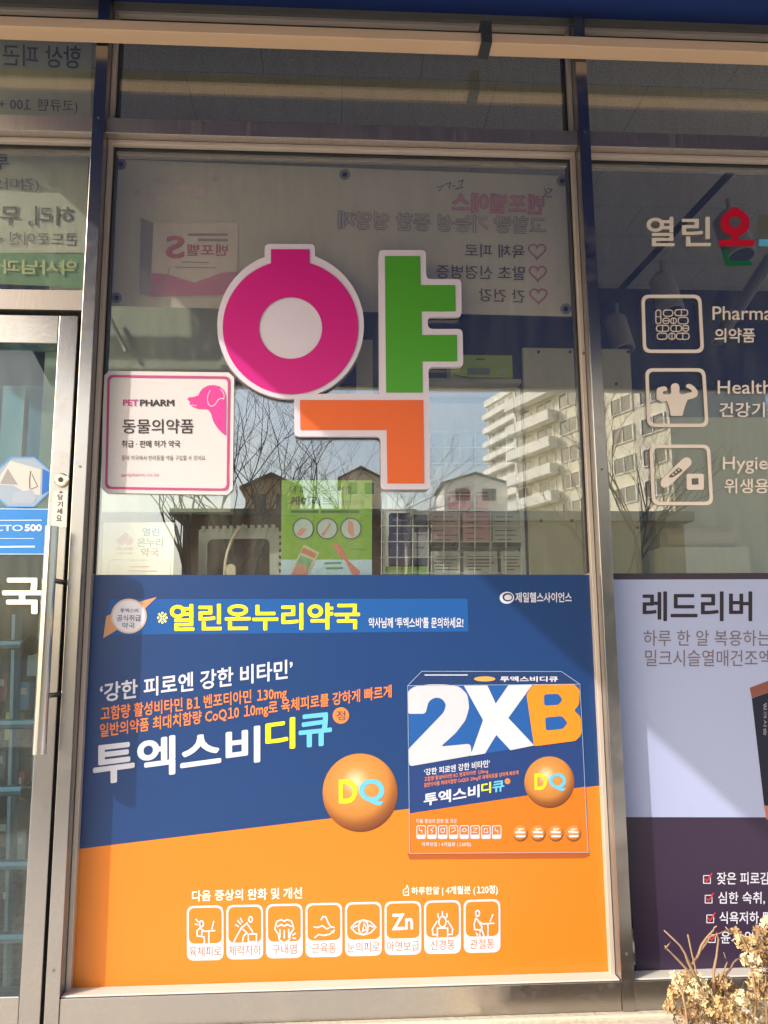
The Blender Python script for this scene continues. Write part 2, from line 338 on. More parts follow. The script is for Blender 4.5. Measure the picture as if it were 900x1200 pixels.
# ---------------------------------------------------------------- storefront frame
fr = thing('storefront_window', 'brushed stainless steel shopfront frame with three bays of glass', 'shop window')
MF = -.06
BEAM = mat('beam_paint', S(206, 178, 148), .48, spec=.3, var=.1, vscale=5, stretch=(.4, 4, 4))
HZ = at(400, 40, 0).z + .03
sill_z = -.9582; base_z = at(400, 1196.5, MF).z
BYB = -.115
beam_t = at(80, 22, BYB).z; beam_b = at(80, 32.5, BYB).z; beam_t2 = at(740, 44, BYB).z; beam_b2 = at(740, 56, BYB).z
bz0 = (beam_b+beam_b2)/2; bz1 = (beam_t+beam_t2)/2
M1 = (-.0389, -.0084); M2 = (1.2067, 1.2365); M3 = (2.46, 2.49); M0 = (-1.3, -1.27)
for a, b in (M0, M1, M2, M3):
    box('mullion', ST_V, fr, a, b, MF, .05, GZ if b < 0 else base_z, HZ+.03, bevel=.0012)
tz1, tz0 = at(400, 145.5, -.05).z, at(400, 163, -.05).z
bays = [(M0[1], M1[0]), (M1[1], M2[0]), (M2[1], M3[0])]
for a, b in bays: box('transom_bar', ST_D, fr, a+.0005, b-.0005, -.05, .045, tz0, tz1, bevel=.001)
lz1, lz0 = at(50, 340, -.045).z, at(50, 363, -.045).z
box('door_transom', ST_T, fr, M0[1]+.0005, M1[0]-.0005, -.045, .045, lz0, lz1, bevel=.001)
# glazing beads
BE = mat('bead_aluminium', S(190, 178, 168), .42, metal=.35, var=.06, vscale=12)
TRIM = mat('trim_paint', S(196, 190, 182), .45, var=.08)
def beads(x0, x1, z0, z1, wd=.011, left=True, right=True, bot=True):
    m = MB(); y0, y1 = -.022, .04
    if left: m.box(x0+.0005, x0+wd, y0, y1, z0, z1)
    if right: m.box(x1-wd, x1-.0005, y0, y1, z0, z1)
    m.box(x0+wd, x1-wd, y0, y1-.001, z1-wd, z1-.0005)
    if bot: m.box(x0+wd, x1-wd, y0, y1-.001, z0+.0005, z0+wd)
    m.build('glazing_bead', BE, fr, bevel=.001)
    g = MB(); e = .004; y = -.004; zb = z0+wd if bot else -.047
    for q in ((x0+wd, x0+wd+e, zb, z1-wd), (x1-wd-e, x1-wd, zb, z1-wd), (x0+wd+e, x1-wd-e, z1-wd-e, z1-wd)): g.box(q[0], q[1], y, .03, q[2], q[3])
    g.build('gasket', DARK, fr)
for i, (a, b) in enumerate(bays):
    beads(a, b, tz1, HZ)
    beads(a, b, lz1 if i == 0 else sill_z, tz0, bot=(i == 0))
    box('upper_pane', GL, fr, a+.008, b-.008, .004, .010, tz1+.006, HZ+.006)
    box('window_pane', GL, fr, a+.008, b-.008, 0.0015, .0075, (lz1+.006) if i == 0 else sill_z-.02, tz0-.006)
    if i: box('sill_trim', TRIM, fr, a+.001, b-.001, -.052, -.0045, sill_z+.0005, sill_z+.004, bevel=.001)
    if i: box('sill_panel', ST_H, fr, a+.0005, b-.0005, MF+.004, .045, base_z, sill_z, bevel=.001)
box('head_beam', BEAM, fr, M0[0]-.3, M3[1]+.3, BYB, BYB+.05, bz0, bz1, bevel=.0015)
hb = fr.children[-1]
for u in (570,):
    x = at(u, 50, BYB).x; MB().box(x-.014, x+.014, BYB-.006, BYB+.056, bz0-.004, bz1+.03).build('bracket', mat('bracket_grey', S(70, 74, 78), .5, metal=.4), fr)
box('fascia_panel', mat('fascia_dark', S(96, 96, 92), .5, var=.15, stretch=(1, 1, 8)), fr, M0[0]-.3, M3[1]+.3, -.03, .05, HZ+.0005, HZ+.75)
for u in (240, 455):
    x = at(u, 10, -.03).x; box('fascia_strap', mat('strap_blue', S(70, 78, 98), .4, metal=.5), fr, x-.018, x+.018, -.05, -.0305, HZ+.03, HZ+.3)
p = at(684, 414, MF); MB().tube([(p.x, MF+.001, p.z), (p.x, MF-.002, p.z)], .004, 12).build('screw', mat('screw_steel', S(120, 112, 104), .4, metal=.6), fr)
for xx in (M1, M2):
    for zz in (-.9, .2, 1.1): xm = (xx[0]+xx[1])/2; MB().tube([(xm, MF+.001, zz), (xm, MF-.0016, zz)], .0032, 10).build('screw', MATS['screw_steel'], fr)
# concrete ledge and planter under the window
led = tag(MB().box(M1[1]-.02, 4, -.075, .2, GZ+.002, base_z-.0015).build('concrete_ledge', mat('concrete', S(188, 178, 160), .85, bump=.3, bscale=80, var=.12), bevel=.004), 'pale concrete ledge carrying the steel window frame', 'ledge')
# ---------------------------------------------------------------- awning
aw = thing('awning', 'blue fabric awning above the shop window', 'awning')
AF = bpy.data.materials.new('blue_awning_fabric'); AF.use_nodes = True
n = AF.node_tree.nodes; l = AF.node_tree.links; b = n['Principled BSDF']; b.inputs['Base Color'].default_value = (.004, .03, .17, 1); b.inputs['Roughness'].default_value = .8
tl = n.new('ShaderNodeBsdfTranslucent'); tl.inputs[0].default_value = (.003, .045, .40, 1); ms = n.new('ShaderNodeMixShader'); ms.inputs[0].default_value = .13
l.new(b.outputs[0], ms.inputs[1]); l.new(tl.outputs[0], ms.inputs[2]); l.new(ms.outputs[0], n['Material Output'].inputs[0])
az = at(450, 13, -.03).z; AP = -1.72; azf = .985; ax0, ax1 = -.71, 5.0
MB().prism([(ax0, -.03, az), (ax0, AP, azf), (ax0, AP, azf+.004), (ax0, -.03, az+.004)][::-1], [(ax1, -.03, az), (ax1, AP, azf), (ax1, AP, azf+.004), (ax1, -.03, az+.004)][::-1]).build('fabric', AF, aw)
box('front_bar', mat('awning_bar', S(200, 200, 200), .4, metal=.6), aw, ax0, ax1, AP-.04, AP+.0, azf-.01, azf+.03)
MB().tube([(ax0, -.05, az+.06), (ax1, -.05, az+.06)], .05, 12).build('roller_tube', AF, aw)

# ---------------------------------------------------------------- glass door on the left
dr = thing('glass_door', 'steel framed glass door with a long pull handle', 'door')
DY = -.035
dx1 = (at(92, 400, DY).x+at(47, 1150, DY).x)/2; dx0 = (at(69, 400, DY).x+at(22.5, 1150, DY).x)/2
dz1, dz0 = at(40, 369, DY).z, at(30, 1200, DY).z-.25; gz1, gz0 = at(40, 402, DY).z, at(10, 1168, DY).z
box('stile', ST_V, dr, dx0, dx1, DY, .03, dz0, dz1, bevel=.002)
box('stile', ST_V, dr, M0[1]+.01, M0[1]+.07, DY, .03, dz0, dz1, bevel=.002)
box('top_rail', ST_H, dr, M0[1]+.0705, dx0-.0005, DY, .03, gz1, dz1, bevel=.002)
box('bottom_rail', ST_H, dr, M0[1]+.0705, dx0-.0005, DY, .03, dz0, gz0, bevel=.002)
box('glass_panel', GLD, dr, M0[1]+.06, dx0+.002, -.008, -.002, gz0-.01, gz1+.01)
box('dark_gap', DARK, dr, dx1+.0005, M1[0]-.001, .0, .03, dz0, dz1)  # dark box standing in for the shade in the gap beside the stile
hp = [at(60, 617, -.115), at(46.5, 884, -.115)]; hx = (hp[0].x+hp[1].x)/2
hd = MB().tube([(hx, -.115, hp[0].z), (hx, -.115, hp[1].z)], .0145, 20).build('pull_handle', steel('handle_steel', (25, 25, .8), (.7, .66, .6), .18, .1), dr, smooth=False)
for v in (680, 815): MB().tube([(hx, -.115, at(60, v, -.1).z), (hx+.012, DY+.001, at(60, v, -.1).z)], .006, 12).build('mount', ST_V, hd)
lc = at(72.5, 563, DY); lk = MB().tube([(lc.x, DY+.001, lc.z), (lc.x, DY-.006, lc.z), (lc.x, DY-.009, lc.z)], [.0165, .0165, .013], 24).build('door_lock', steel('lock_brass', (5, 5, 5), (.62, .55, .42), .3, .2), dr)
MB().tube([(lc.x, DY-.0085, lc.z), (lc.x, DY-.0105, lc.z)], [.0065, .006], 16).box(lc.x-.001, lc.x+.001, DY-.0112, DY-.009, lc.z-.004, lc.z+.004).build('keyhole', mat('keyhole_dark', (.05,.045,.04,1), .4, metal=.6), lk)

# door stickers (on the pane)
GY = -.0095
o = thing('octagon_sticker', 'silver and blue octagonal security sticker on the door glass', 'sticker')
oc = [(13, 536), (40, 536), (58.5, 552), (58, 576), (40, 593.5), (9, 593.5), (-6, 580), (-5, 552)]
MB().poly(oc, GY, .001).build('sheet', ink(150, 168, 186), o)
MB().poly([(50, 549), (57.5, 553), (57, 575), (49, 580)], GY-.0004).build('blue_panel', ink(25, 105, 190), o)
MB().poly([(12, 540), (48, 550), (47, 580), (33, 579), (16, 569), (-2, 568), (1, 556)], GY-.0003).build('white_field', ink(196, 194, 190), o)
MB().stroke([(36, 552), (34.5, 562), (35, 573)], 1.3, GY-.0007).stroke([(37.5, 556), (44, 570), (36, 573.5)], .9, GY-.0007).build('sail_mark', ink(110, 108, 116), o)
MB().poly([(9, 549), (21, 568), (0, 567)], GY-.0005).build('grey_triangle', ink(150, 146, 148), o)
MB().stroke(oc, 1.6, GY-.0006, True).build('border', ink(90, 150, 215), o)
MB().poly(rpoly([(16, 577), (38, 574), (43, 583), (39, 590), (14, 590)], 2), GY-.0005).build('emblem', ink(160, 172, 190), o)
o = thing('probiotics_sticker', 'blue rectangular probiotics sticker on the door glass', 'sticker')
MB().poly([(-40, 595), (58, 596), (56.5, 650), (-40, 650)], GY, .001).build('sheet', mat('sticker_blue', S(28, 108, 178), .4, var=.12, vscale=10), o)
LB = ink(190, 215, 232)
text('lettering', 'LACTO', (-26, 615, 27, 622.5), LB, o, GY-.0004, .025); text('number', '500', (29, 614.5, 49, 622.5), ink(235, 240, 245), o, GY-.0004, .035)
MB().stroke([(-20, 631), (40, 631)], .8, GY-.0004).stroke([(-12, 641), (41, 640.5)], 2.2, GY-.0004).stroke([(-30, 610), (49, 609.5)], 1.2, GY-.0004).build('fine_print', LB, o)
MB().stroke([(-39, 649.3), (56, 649.3)], 1, GY-.0004).stroke([(-39, 596), (57, 596.7)], 1, GY-.0004).build('border', LB, o)
o = thing('door_lettering', 'large cream letters on the lower door glass', 'lettering')
text('letter', '국', (2.5, 677, 49.5, 719.5), CREAM, o, GY, .03); text('letter', '약', (-50, 677, -1, 719.5), CREAM, o, GY, .03)
o = thing('pull_label', 'white vertical paper label under the door lock', 'label')
MB().poly([(62, 575), (79.5, 575), (78, 618), (59.5, 618)], DY-.0012, .001).build('sheet', ink(214, 211, 205), o)
for k, ch in enumerate('당기세요'):
    text('letter', ch, (67.5-k*.5, 579.2+k*8.2, 73.8-k*.5, 585.8+k*8.2), ink(60, 60, 66), o, DY-.0017, .015)
MB().poly([(69, 577.8), (74, 577.4), (71.4, 574.9)], DY-.0017).build('arrow', ink(60, 60, 66), o)

# ---------------------------------------------------------------- three colour letter sign
PY = -.016
sg = thing('pharmacy_letter_sign', 'large pink, green and orange three stroke letter with a white outline', 'letter sign')
WB = mat('sign_white', S(190, 183, 197), .4, var=.02)
mb = MB()
mb.prism([at(u, v, PY+.0009) for u, v in ell(340.5, 381.5, 86, 86, 72)], [at(u, v, PY+.0009)+Vector((0, .013, 0)) for u, v in ell(340.5, 381.5, 86, 86, 72)])
mb.poly(rpoly([(310, 286), (369, 286), (369, 330), (310, 330)], 6), PY+.0006, .013)
mb.poly(rpoly([(443.5, 293), (499, 293), (499.5, 327), (540.5, 327), (541, 371), (501, 371), (501.5, 385.5), (542, 385.5), (543, 430), (502, 430), (503, 478), (444.5, 478)], 6), PY+.0003, .013)
mb.poly(rpoly([(344.5, 461.5), (503, 461.5), (504, 573.5), (446.5, 573.5), (446, 511.5), (345, 511.5)], 6), PY, .013)
mb.build('white_backing', WB, sg)
pk = MB(); pk.ring(ell(340.5, 383.5, 79.5, 78.5, 72), ell(340.5, 384.5, 37, 36, 72), PY-.0012).poly([(317.5, 292), (363, 292), (363, 310), (317.5, 310)], PY-.0009)
pk.build('pink_ring', mat('pink_film', S(178, 30, 116), .35, var=.03), sg)
MB().poly([(451, 300), (492.5, 300), (493, 334), (533.5, 334), (534, 365), (494, 365), (494.5, 392.5), (535.5, 392.5), (536, 423.5), (495, 423.5), (495.5, 460), (452.5, 460)], PY-.0009).build('green_stroke', mat('green_film', S(68, 140, 42), .35, var=.03), sg)
MB().poly([(351.5, 468.8), (496, 468.8), (497, 566.5), (454, 566.5), (453, 504), (352, 504)], PY-.0012).build('orange_stroke', mat('orange_film', S(200, 92, 42), .35, var=.03), sg)

# ---------------------------------------------------------------- animal medicine sticker
ps = thing('animal_medicine_sticker', 'square white sticker with a pink border and dog head', 'sticker')
q = ((121.5, 434.6), (274.5, 436.5), (272.7, 580), (118.3, 577.6)); Y = -.0035
# gently rippled sheet
g = MB(); nx = 24
for i in range(nx+1):
    for j in range(nx+1):
        p = bil(q, i/nx, j/nx); rp = .0008*math.sin(i*1.1+j*.4)*math.sin(j*.7-.5*i)*(j/nx)
        r_ = 0
        g.v.append(tuple(at(p.x, p.y, Y-abs(rp))))
for i in range(nx):
    for j in range(nx):
        if (i in (0, nx-1)) and (j in (0, nx-1)): continue
        a = i*(nx+1)+j; g.f.append((a, a+1, a+nx+2, a+nx+1))
c = nx+1
g.f += [(1, c+1, c), (nx-1, c+nx, c+nx-1), ((nx-1)*c, (nx-1)*c+1, nx*c+1), ((nx-1)*c+nx-1, (nx-1)*c+nx, nx*c+nx-1)]
g.build('sheet', mat('sticker_white', S(184, 180, 182), .3, bump=.12, bscale=14, var=.02), ps, smooth=True)
Y -= .0013
PK = ink(188, 78, 136); DK = ink(62, 58, 62)
MB().ring(rrect(inset(q, 4.6), 7), rrect(inset(q, 7.4), 6), Y).build('border', PK, ps)
text('lettering', 'PET', (144, 468.2, 161.8, 475.6), PK, ps, Y, .03); text('lettering', 'PHARM', (164, 468.2, 204, 476), DK, ps, Y, .03)
text('headline', '동물의약품', (143.4, 491, 226.8, 508), DK, ps, Y, .012); text('lettering', '취급 · 판매 허가 약국', (142.5, 516, 211, 524.4), DK, ps, Y, .012)
text('fine_print', '동네 약국에서 반려동물 약을 구입할 수 있어요.', (142.5, 533.6, 241.5, 539.6), ink(110, 106, 106), ps, Y, .0); text('fine_print', 'petpharm.co.kr', (142.5, 554, 186.5, 559.5), ink(214, 140, 175), ps, Y)
z6 = lambda L: [(115+a/5.4545, 430+b_/5.4545) for a, b_ in L]
dog = z6([(568,205),(582,194),(610,192),(640,182),(650,160),(668,138),(700,120),(735,115),(775,123),(803,148),(816,182),(817,240),(817,440),(795,425),(768,398),(742,360),(732,335),(722,300),(705,275),(685,268),(640,268),(605,256),(582,236),(588,225)])
MB().poly(dog, Y).build('dog_head', mat('dog_pink', S(188, 56, 128), .4, var=.18, vscale=30), ps)
MB().stroke(z6([(716,150),(703,175),(698,205),(704,238),(722,252),(745,244),(768,208),(788,200),(803,205),(806,180),(797,158),(780,143)]), .9, Y-.0003).stroke(z6([(596,240),(612,246),(630,247)]), .7, Y-.0003).build('ear_outline', ink(238, 200, 222), ps)

# ---------------------------------------------------------------- main poster
mp = thing('vitamin_poster', 'large blue and orange vitamin advertising poster on the lower glass', 'poster')
P0 = -.003
PB = film(22, 62, 120); PO = film(230, 132, 36); PW = ink(218, 220, 236); PYW = ink(252, 236, 48); PC = ink(105, 196, 238); POR = ink(244, 140, 78)
e0, e1 = (91.6, 995), (703.5, 920.5)
MB().poly([(110.5, 673.6), (690.2, 673.6), e1, e0], P0, .0012).build('blue_field', PB, mp)
MB().poly([e0, e1, (717.8, 1146), (82, 1162)], P0, .0012).build('orange_field', PO, mp)
L1 = P0-.0004; L2 = P0-.0008; L3 = P0-.0012; L4 = P0-.0016; L5 = P0-.002
MB().poly([(128, 702), (548, 701.5), (549, 740), (123, 744)], L1).build('headline_strip', ink(28, 90, 164), mp)
md = MB().poly([(121, 748), (124.5, 722), (160, 706), (184, 699.5), (171, 712), (139, 737)], L2).build('ribbon', ink(214, 160, 118), mp)
md = MB().poly(ell(151, 722, 21, 20.5), L3).build('medal', ink(216, 190, 170), mp)
MB().poly(ell(151, 722, 19, 18.5), L4).build('medal_face', ink(222, 222, 236), md)
text('lettering', '투엑스비', (141, 713, 162, 718), PB, md, L5, .01); text('lettering', '공식취급', (137, 720.5, 165, 728), PB, md, L5, .01); text('lettering', '약국', (143, 729.5, 158, 736.5), PB, md, L5, .01)
text('headline', '열린온누리약국', sl4(199, 708, 740, 422, 706, 737.5), PYW, mp, L2, .03); text('reference_mark', '※', (184, 717, 196.5, 731), ink(250, 246, 160), mp, L2, .004)
text('lettering', "약사님께 '투엑스비'를 문의하세요!", (432, 723.5, 543, 736), PW, mp, L2, .02)
MB().ring(ell(594, 700.5, 8.5, 7), ell(595, 699.8, 6.2, 5), L2).poly(ell(595.4, 700, 4.4, 3.2), L3).build('logo', PW, mp)
text('lettering', '제일헬스사이언스', (604, 694, 670, 706), PW, mp, L2, .022)
text('slogan', '‘강한 피로엔 강한 비타민’', sl4(117, 801, 823.5, 343, 772, 795), PW, mp, L2, .022)
text('slogan', '고함량 활성비타민 B1 벤포티아민 130mg', sl4(118, 828, 848, 336, 803, 821), POR, mp, L2, .02)
text('slogan', '일반의약품 최대치함량 CoQ10 10mg로 육체피로를 강하게 빠르게', sl4(117, 848, 867, 459, 802, 820), POR, mp, L2, .02)
text('product_name', '투엑스비', sl4(109, 872, 921, 305, 850, 893), PW, mp, L2, .03)
text('product_name', '디', sl4(311, 845, 880, 346, 840, 877), PYW, mp, L2, .03); text('product_name', '큐', sl4(350, 838, 877, 389, 834, 873), PC, mp, L2, .03)
dt = MB().poly(ell(399.5, 838.5, 9.6), L2).build('tablet_mark', POR, mp); text('lettering', '정', (394.5, 833, 404.5, 844), ink(60, 66, 100), dt, L3, .005)
def pillmat():
    if 'pill' in MATS: return MATS['pill']
    m = bpy.data.materials.new('printed_pill'); m.use_nodes = True; n = m.node_tree.nodes; l = m.node_tree.links
    tc = n.new('ShaderNodeTexCoord'); mp_ = n.new('ShaderNodeMapping'); mp_.inputs['Location'].default_value = (-.44, 0, -.60); mp_.inputs['Scale'].default_value = (1.0, 0, 1.0); gr = n.new('ShaderNodeTexGradient'); gr.gradient_type = 'SPHERICAL'
    mp_.inputs['Scale'].default_value = (1.35, 0, 1.35); mp_.inputs['Location'].default_value = (-.44*1.35, 0, -.64*1.35)
    l.new(tc.outputs['Generated'], mp_.inputs[0]); l.new(mp_.outputs[0], gr.inputs[0]); cr = n.new('ShaderNodeValToRGB'); el = cr.color_ramp.elements
    el[0].position = .1; el[0].color = S(92, 44, 20, .72); el[1].position = 1; el[1].color = S(246, 214, 176, .74)
    for p, c in ((.28, (150, 88, 40)), (.42, (196, 130, 58)), (.75, (212, 148, 76))): e = el.new(p); e.color = S(*c, .72)
    l.new(gr.outputs[1], cr.inputs[0]); l.new(cr.outputs[0], n['Principled BSDF'].inputs['Base Color']); n['Principled BSDF'].inputs['Roughness'].default_value = .42
    MATS['pill'] = m; return m
pl = MB().poly(ell(422, 929, 44, 46, 64), L2).build('printed_pill', pillmat(), mp)
text('letter', 'D', (397, 913.5, 418.5, 941.5), PYW, pl, L3, .03); text('letter', 'Q', (421, 913, 450.5, 944), PC, pl, L3, .03)
# printed carton on the poster
z4 = lambda L: [(470+a/3.913, 780+b_/3.913) for a, b_ in L]
MB().poly(z4([(28,862),(40,858),(860,855),(868,872),(840,884),(40,890)]), L1).build('printed_shade', ink(176, 92, 40), mp)
cb = MB().poly(z4([(30,92),(820,85),(840,500),(845,555),(40,678)]), L2).build('printed_carton', ink(36, 64, 124), mp)
MB().poly(z4([(40,678),(845,555),(858,857),(40,862)]), L2).build('carton_orange', ink(230, 122, 34), cb)
MB().poly(z4([(30,90),(95,27),(735,28),(820,83)]), L2).build('carton_top', ink(34, 62, 112), cb)
MB().poly(z4([(32,94),(815,87),(826,330),(40,460)]), L3).build('carton_blue', ink(34, 92, 168), cb)
WG = ink(206, 208, 220)
MB().poly(rpoly(z4([(30,221),(30,118),(62,95),(130,86),(205,86),(268,96),(304,132),(313,190),(296,250),(250,310),(182,371),(318,358),(325,412),(38,462),(32,385),(75,340),(150,262),(196,214),(208,178),(186,150),(155,146),(126,164),(112,221)]), 4, 4), L4).build('numeral', WG, cb)
MB().poly(z4([(288,92),(396,91),(434,174),(492,90),(602,88),(492,240),(610,366),(502,388),(437,318),(385,403),(318,414),(376,250)]), L5).build('letter', ink(214, 216, 228), cb)
bb_ = MB().poly(rpoly(z4([(575,132),(605,88),(795,86),(820,112),(816,180),(793,206),(824,236),(829,312),(802,345),(610,370)]), 3, 5), L5-.0003).build('letter', ink(244, 146, 40), cb)
CBL = ink(34, 92, 168)
MB().poly(rpoly(z4([(655,132),(722,129),(740,156),(722,180),(656,184)]), 3, 5), L5-.0007).poly(rpoly(z4([(660,238),(738,231),(764,262),(742,290),(664,298)]), 3, 5), L5-.0007).build('letter_counter', CBL, bb_)
text('slogan', '‘강한 피로엔 강한 비타민’', sl4(497, 901, 909, 574, 890, 899), PW, cb, L3, .02)
text('slogan', '고함량 활성비타민 B1 벤포티아민 130mg', sl4(497, 910.5, 916.8, 572, 901, 906.5), POR, cb, L3, .01)
text('slogan', '일반의약품 최대치함량 CoQ10 10mg로 육체피로를 강하게 빠르게', sl4(497, 917.5, 923.5, 607.5, 902.5, 908.5), POR, cb, L3, .01)
text('product_name', '투엑스비', sl4(496.5, 930, 945, 562, 919, 934), PW, cb, L3, .03); text('product_name', '디', sl4(564, 918, 930, 575.5, 916, 929), PYW, cb, L3, .03); text('product_name', '큐', sl4(577, 916, 929, 591, 914, 927), PC, cb, L3, .03)
MB().poly(ell(594.8, 915.5, 3.4), L3).build('tablet_mark', POR, cb)
pl = MB().poly(ell(643.8, 916.7, 29.3, 30.3, 56), L3).build('printed_pill', pillmat(), cb)
text('letter', 'D', (626.4, 906.5, 640.7, 925.7), PYW, cb, L4, .03); text('letter', 'Q', (643.5, 906, 663.5, 927), PC, cb, L4, .03)
MB().stroke(z4([(30,92),(820,85),(858,857),(40,862)]), .7, L5, True).stroke(z4([(30,92),(95,26),(735,27),(820,85)]), .7, L5).build('carton_outline', ink(150, 176, 216), cb)
text('fine_print', '다음 증상의 완화 및 개선', (488, 959.5, 535, 964.5), PW, cb, L3, .01); text('fine_print', '하루한알 | 4개월분 (120정)', (494, 987, 552, 992.5), PW, cb, L3, .01)
for k in range(8):
    x = 488+12.65*k; qq = ((x, 967.3), (x+11, 967.1), (x+11.1, 983), (x+.1, 983.2))
    MB().ring(rrect(qq, 2.2, 3), rrect(inset(qq, .9), 1.6, 3), L3).poly([(x+1, 978.2), (x+10, 978), (x+10, 982), (x+1, 982)], L4).build('small_icon_tile', PW, cb)
icons_mini = [[(3.5,2.5),(3.5,6),(6.5,6),(6.5,9.5)],[(7.5,2.5),(4,5.5),(6.5,7),(5,9.5)],[(3,4),(8,4),(7,8.5),(4,8.5),(3,4)],[(3,4),(7,2.5),(8,6),(3,8.5)],[(2.5,6),(5.5,3.5),(8.5,6),(5.5,8),(2.5,6)],[(3,3.5),(8,3.5),(3,8.5),(8,8.5)],[(3,8.5),(4,4),(7,4),(8,8.5),(3,8.5)],[(3.5,2.5),(4,6.5),(7,6.5),(7,9.5)]]
for k, pts in enumerate(icons_mini):
    x = 488+12.65*k; MB().stroke([(x+a, 967+b_) for a, b_ in pts], .8, L4).build('small_pictogram', PW, cb)
for k in range(4):
    x = 609.8+20.75*k; pp = MB().poly(ell(x, 976.6, 9.2, 9.8, 28), L3).build('small_pill', pillmat(), cb)
    MB().stroke([(x-6, 975.5-k*.3), (x+5.5, 975.5)], 2, L4).stroke([(x-5, 980), (x+6, 980)], 2.2, L4).stroke([(x-3, 971.5), (x+4, 971.5)], 1.2, L4).build('pill_caption', PW, cb)
MB().poly(ell(568, 795.6, 12.5, 3), L3).build('top_pill', ink(222, 170, 90), cb)
text('lettering', '투엑스비디큐', (586, 792.5, 654, 799), PW, cb, L3, .03); MB().stroke([(497.5, 791), (548, 791)], 1.2, L3).build('fine_print', PW, cb)
# eight symptom tiles
CW = ink(250, 240, 232)
text('lettering', '다음 증상의 완화 및 개선', sl4(225, 1043.5, 1056.5, 354, 1039.5, 1053), CW, mp, L1, .025)
text('lettering', '하루한알 | 4개월분 (120정)', sl4(482, 1039.5, 1050, 583.5, 1037, 1049), CW, mp, L1, .025)
MB().stroke([(473, 1049), (472.5, 1043), (476, 1041), (477, 1037.5), (478.5, 1041), (479, 1049), (473, 1049)], 1.1, L1).stroke([(474, 1045.5), (478, 1045)], 1, L1).build('hand_mark', CW, mp)
caps = ['육체피로', '체력저하', '구내염', '근육통', '눈의피로', '아연보급', '신경통', '관절통']
def circ(cx, cy, r, n=12): return ([(cx+r*math.cos(2*math.pi*k/n), cy+r*math.sin(2*math.pi*k/n)) for k in range(n)], 1)
PIC = [
 [circ(.40,.33,.055), ([(.24,.24),(.32,.30)],0), ([(.22,.33),(.31,.35)],0), ([(.36,.40),(.28,.46),(.28,.55),(.47,.57),(.48,.66),(.44,.70)],0), ([(.34,.40),(.48,.47),(.78,.46)],0), ([(.60,.47),(.60,.69)],0), ([(.68,.44),(.74,.28)],0), ([(.42,.45),(.40,.55)],0)],
 [circ(.66,.27,.05), ([(.58,.33),(.40,.43),(.28,.58),(.20,.68)],0), ([(.44,.44),(.56,.52),(.46,.58),(.44,.68)],0), ([(.58,.36),(.70,.48),(.72,.54)],0), ([(.30,.28),(.40,.36)],0), ([(.24,.36),(.34,.40)],0), ([(.38,.24),(.44,.32)],0), ([(.60,.54),(.82,.54),(.82,.68),(.60,.68)],1)],
 [([(.24,.46),(.30,.32),(.42,.29),(.50,.32),(.58,.29),(.70,.32),(.76,.46),(.66,.56),(.64,.66),(.50,.72),(.36,.66),(.34,.56)],1), ([(.30,.42),(.42,.38),(.50,.41),(.58,.38),(.70,.42)],0), ([(.38,.46),(.38,.62)],0), ([(.62,.46),(.62,.62)],0), ([(.50,.48),(.50,.64)],0), ([(.72,.58),(.82,.54)],0), ([(.72,.63),(.82,.64)],0)],
 [([(.42,.32),(.48,.25),(.56,.26),(.60,.34),(.68,.44),(.80,.46)],0), ([(.80,.50),(.66,.58),(.50,.60),(.36,.58),(.24,.64)],0), ([(.22,.44),(.34,.45),(.46,.42),(.58,.48),(.66,.46)],0), ([(.70,.52),(.78,.56)],0)],
 [([(.16,.47),(.30,.37),(.50,.33),(.70,.37),(.84,.47),(.70,.57),(.50,.61),(.30,.57)],1), circ(.50,.47,.13,14), ([(.52,.40),(.60,.50),(.48,.54)],1), ([(.22,.47),(.34,.43)],0), ([(.66,.43),(.78,.47)],0)],
 None,
 [([(.38,.24),(.38,.33)],0), ([(.50,.20),(.50,.30)],0), ([(.62,.24),(.62,.33)],0), circ(.50,.40,.10), ([(.36,.38),(.22,.54),(.24,.64),(.36,.64)],0), ([(.64,.38),(.78,.54),(.76,.64),(.64,.64)],0), ([(.36,.52),(.64,.52),(.64,.72),(.36,.72)],1)],
 [circ(.38,.26,.055), ([(.34,.34),(.28,.46),(.30,.56),(.50,.58),(.56,.70)],0), ([(.36,.36),(.50,.52),(.44,.62)],0), ([(.40,.40),(.52,.46),(.84,.45)],0), ([(.66,.47),(.66,.70)],0), ([(.72,.42),(.80,.28)],0), ([(.34,.62),(.38,.68)],0), ([(.42,.64),(.46,.71)],0)],
]
for k in range(8):
    x = 218.8+46.35*k; yt = 1061.7-7.2*k/7; h = 64.2-1.8*k/7
    qq = ((x, yt), (x+43, yt-.9), (x+43.3, yt-.9+h), (x+.3, yt+h))
    ti = MB().poly(rrect(qq, 9, 8), L1, 0).build('icon_tile', PW, mp)
    iq = (bil(qq, .055, .04), bil(qq, .945, .04), bil(qq, .945, .69), bil(qq, .055, .69))
    MB().poly(rrect(iq, 7.5, 8), L2).build('orange_panel', PO, ti)
    m_ = lambda a, b_: tuple(bil(qq, a, b_))
    if PIC[k] is None: text('pictogram', 'Zn', (m_(.20, .23), m_(.78, .22), m_(.78, .53), m_(.20, .54)), PW, ti, L3, .03)
    else:
        mb = MB()
        for pts, cl in PIC[k]: mb.stroke([m_(*p) for p in pts], 1.7, L3, bool(cl))
        mb.build('pictogram', PW, ti)
    ci = .17 if len(caps[k]) == 3 else .06
    text('caption', caps[k], (m_(ci, .745), m_(1-ci, .74), m_(1-ci, .925), m_(ci, .93)), ink(206, 128, 70), ti, L2, -.004)

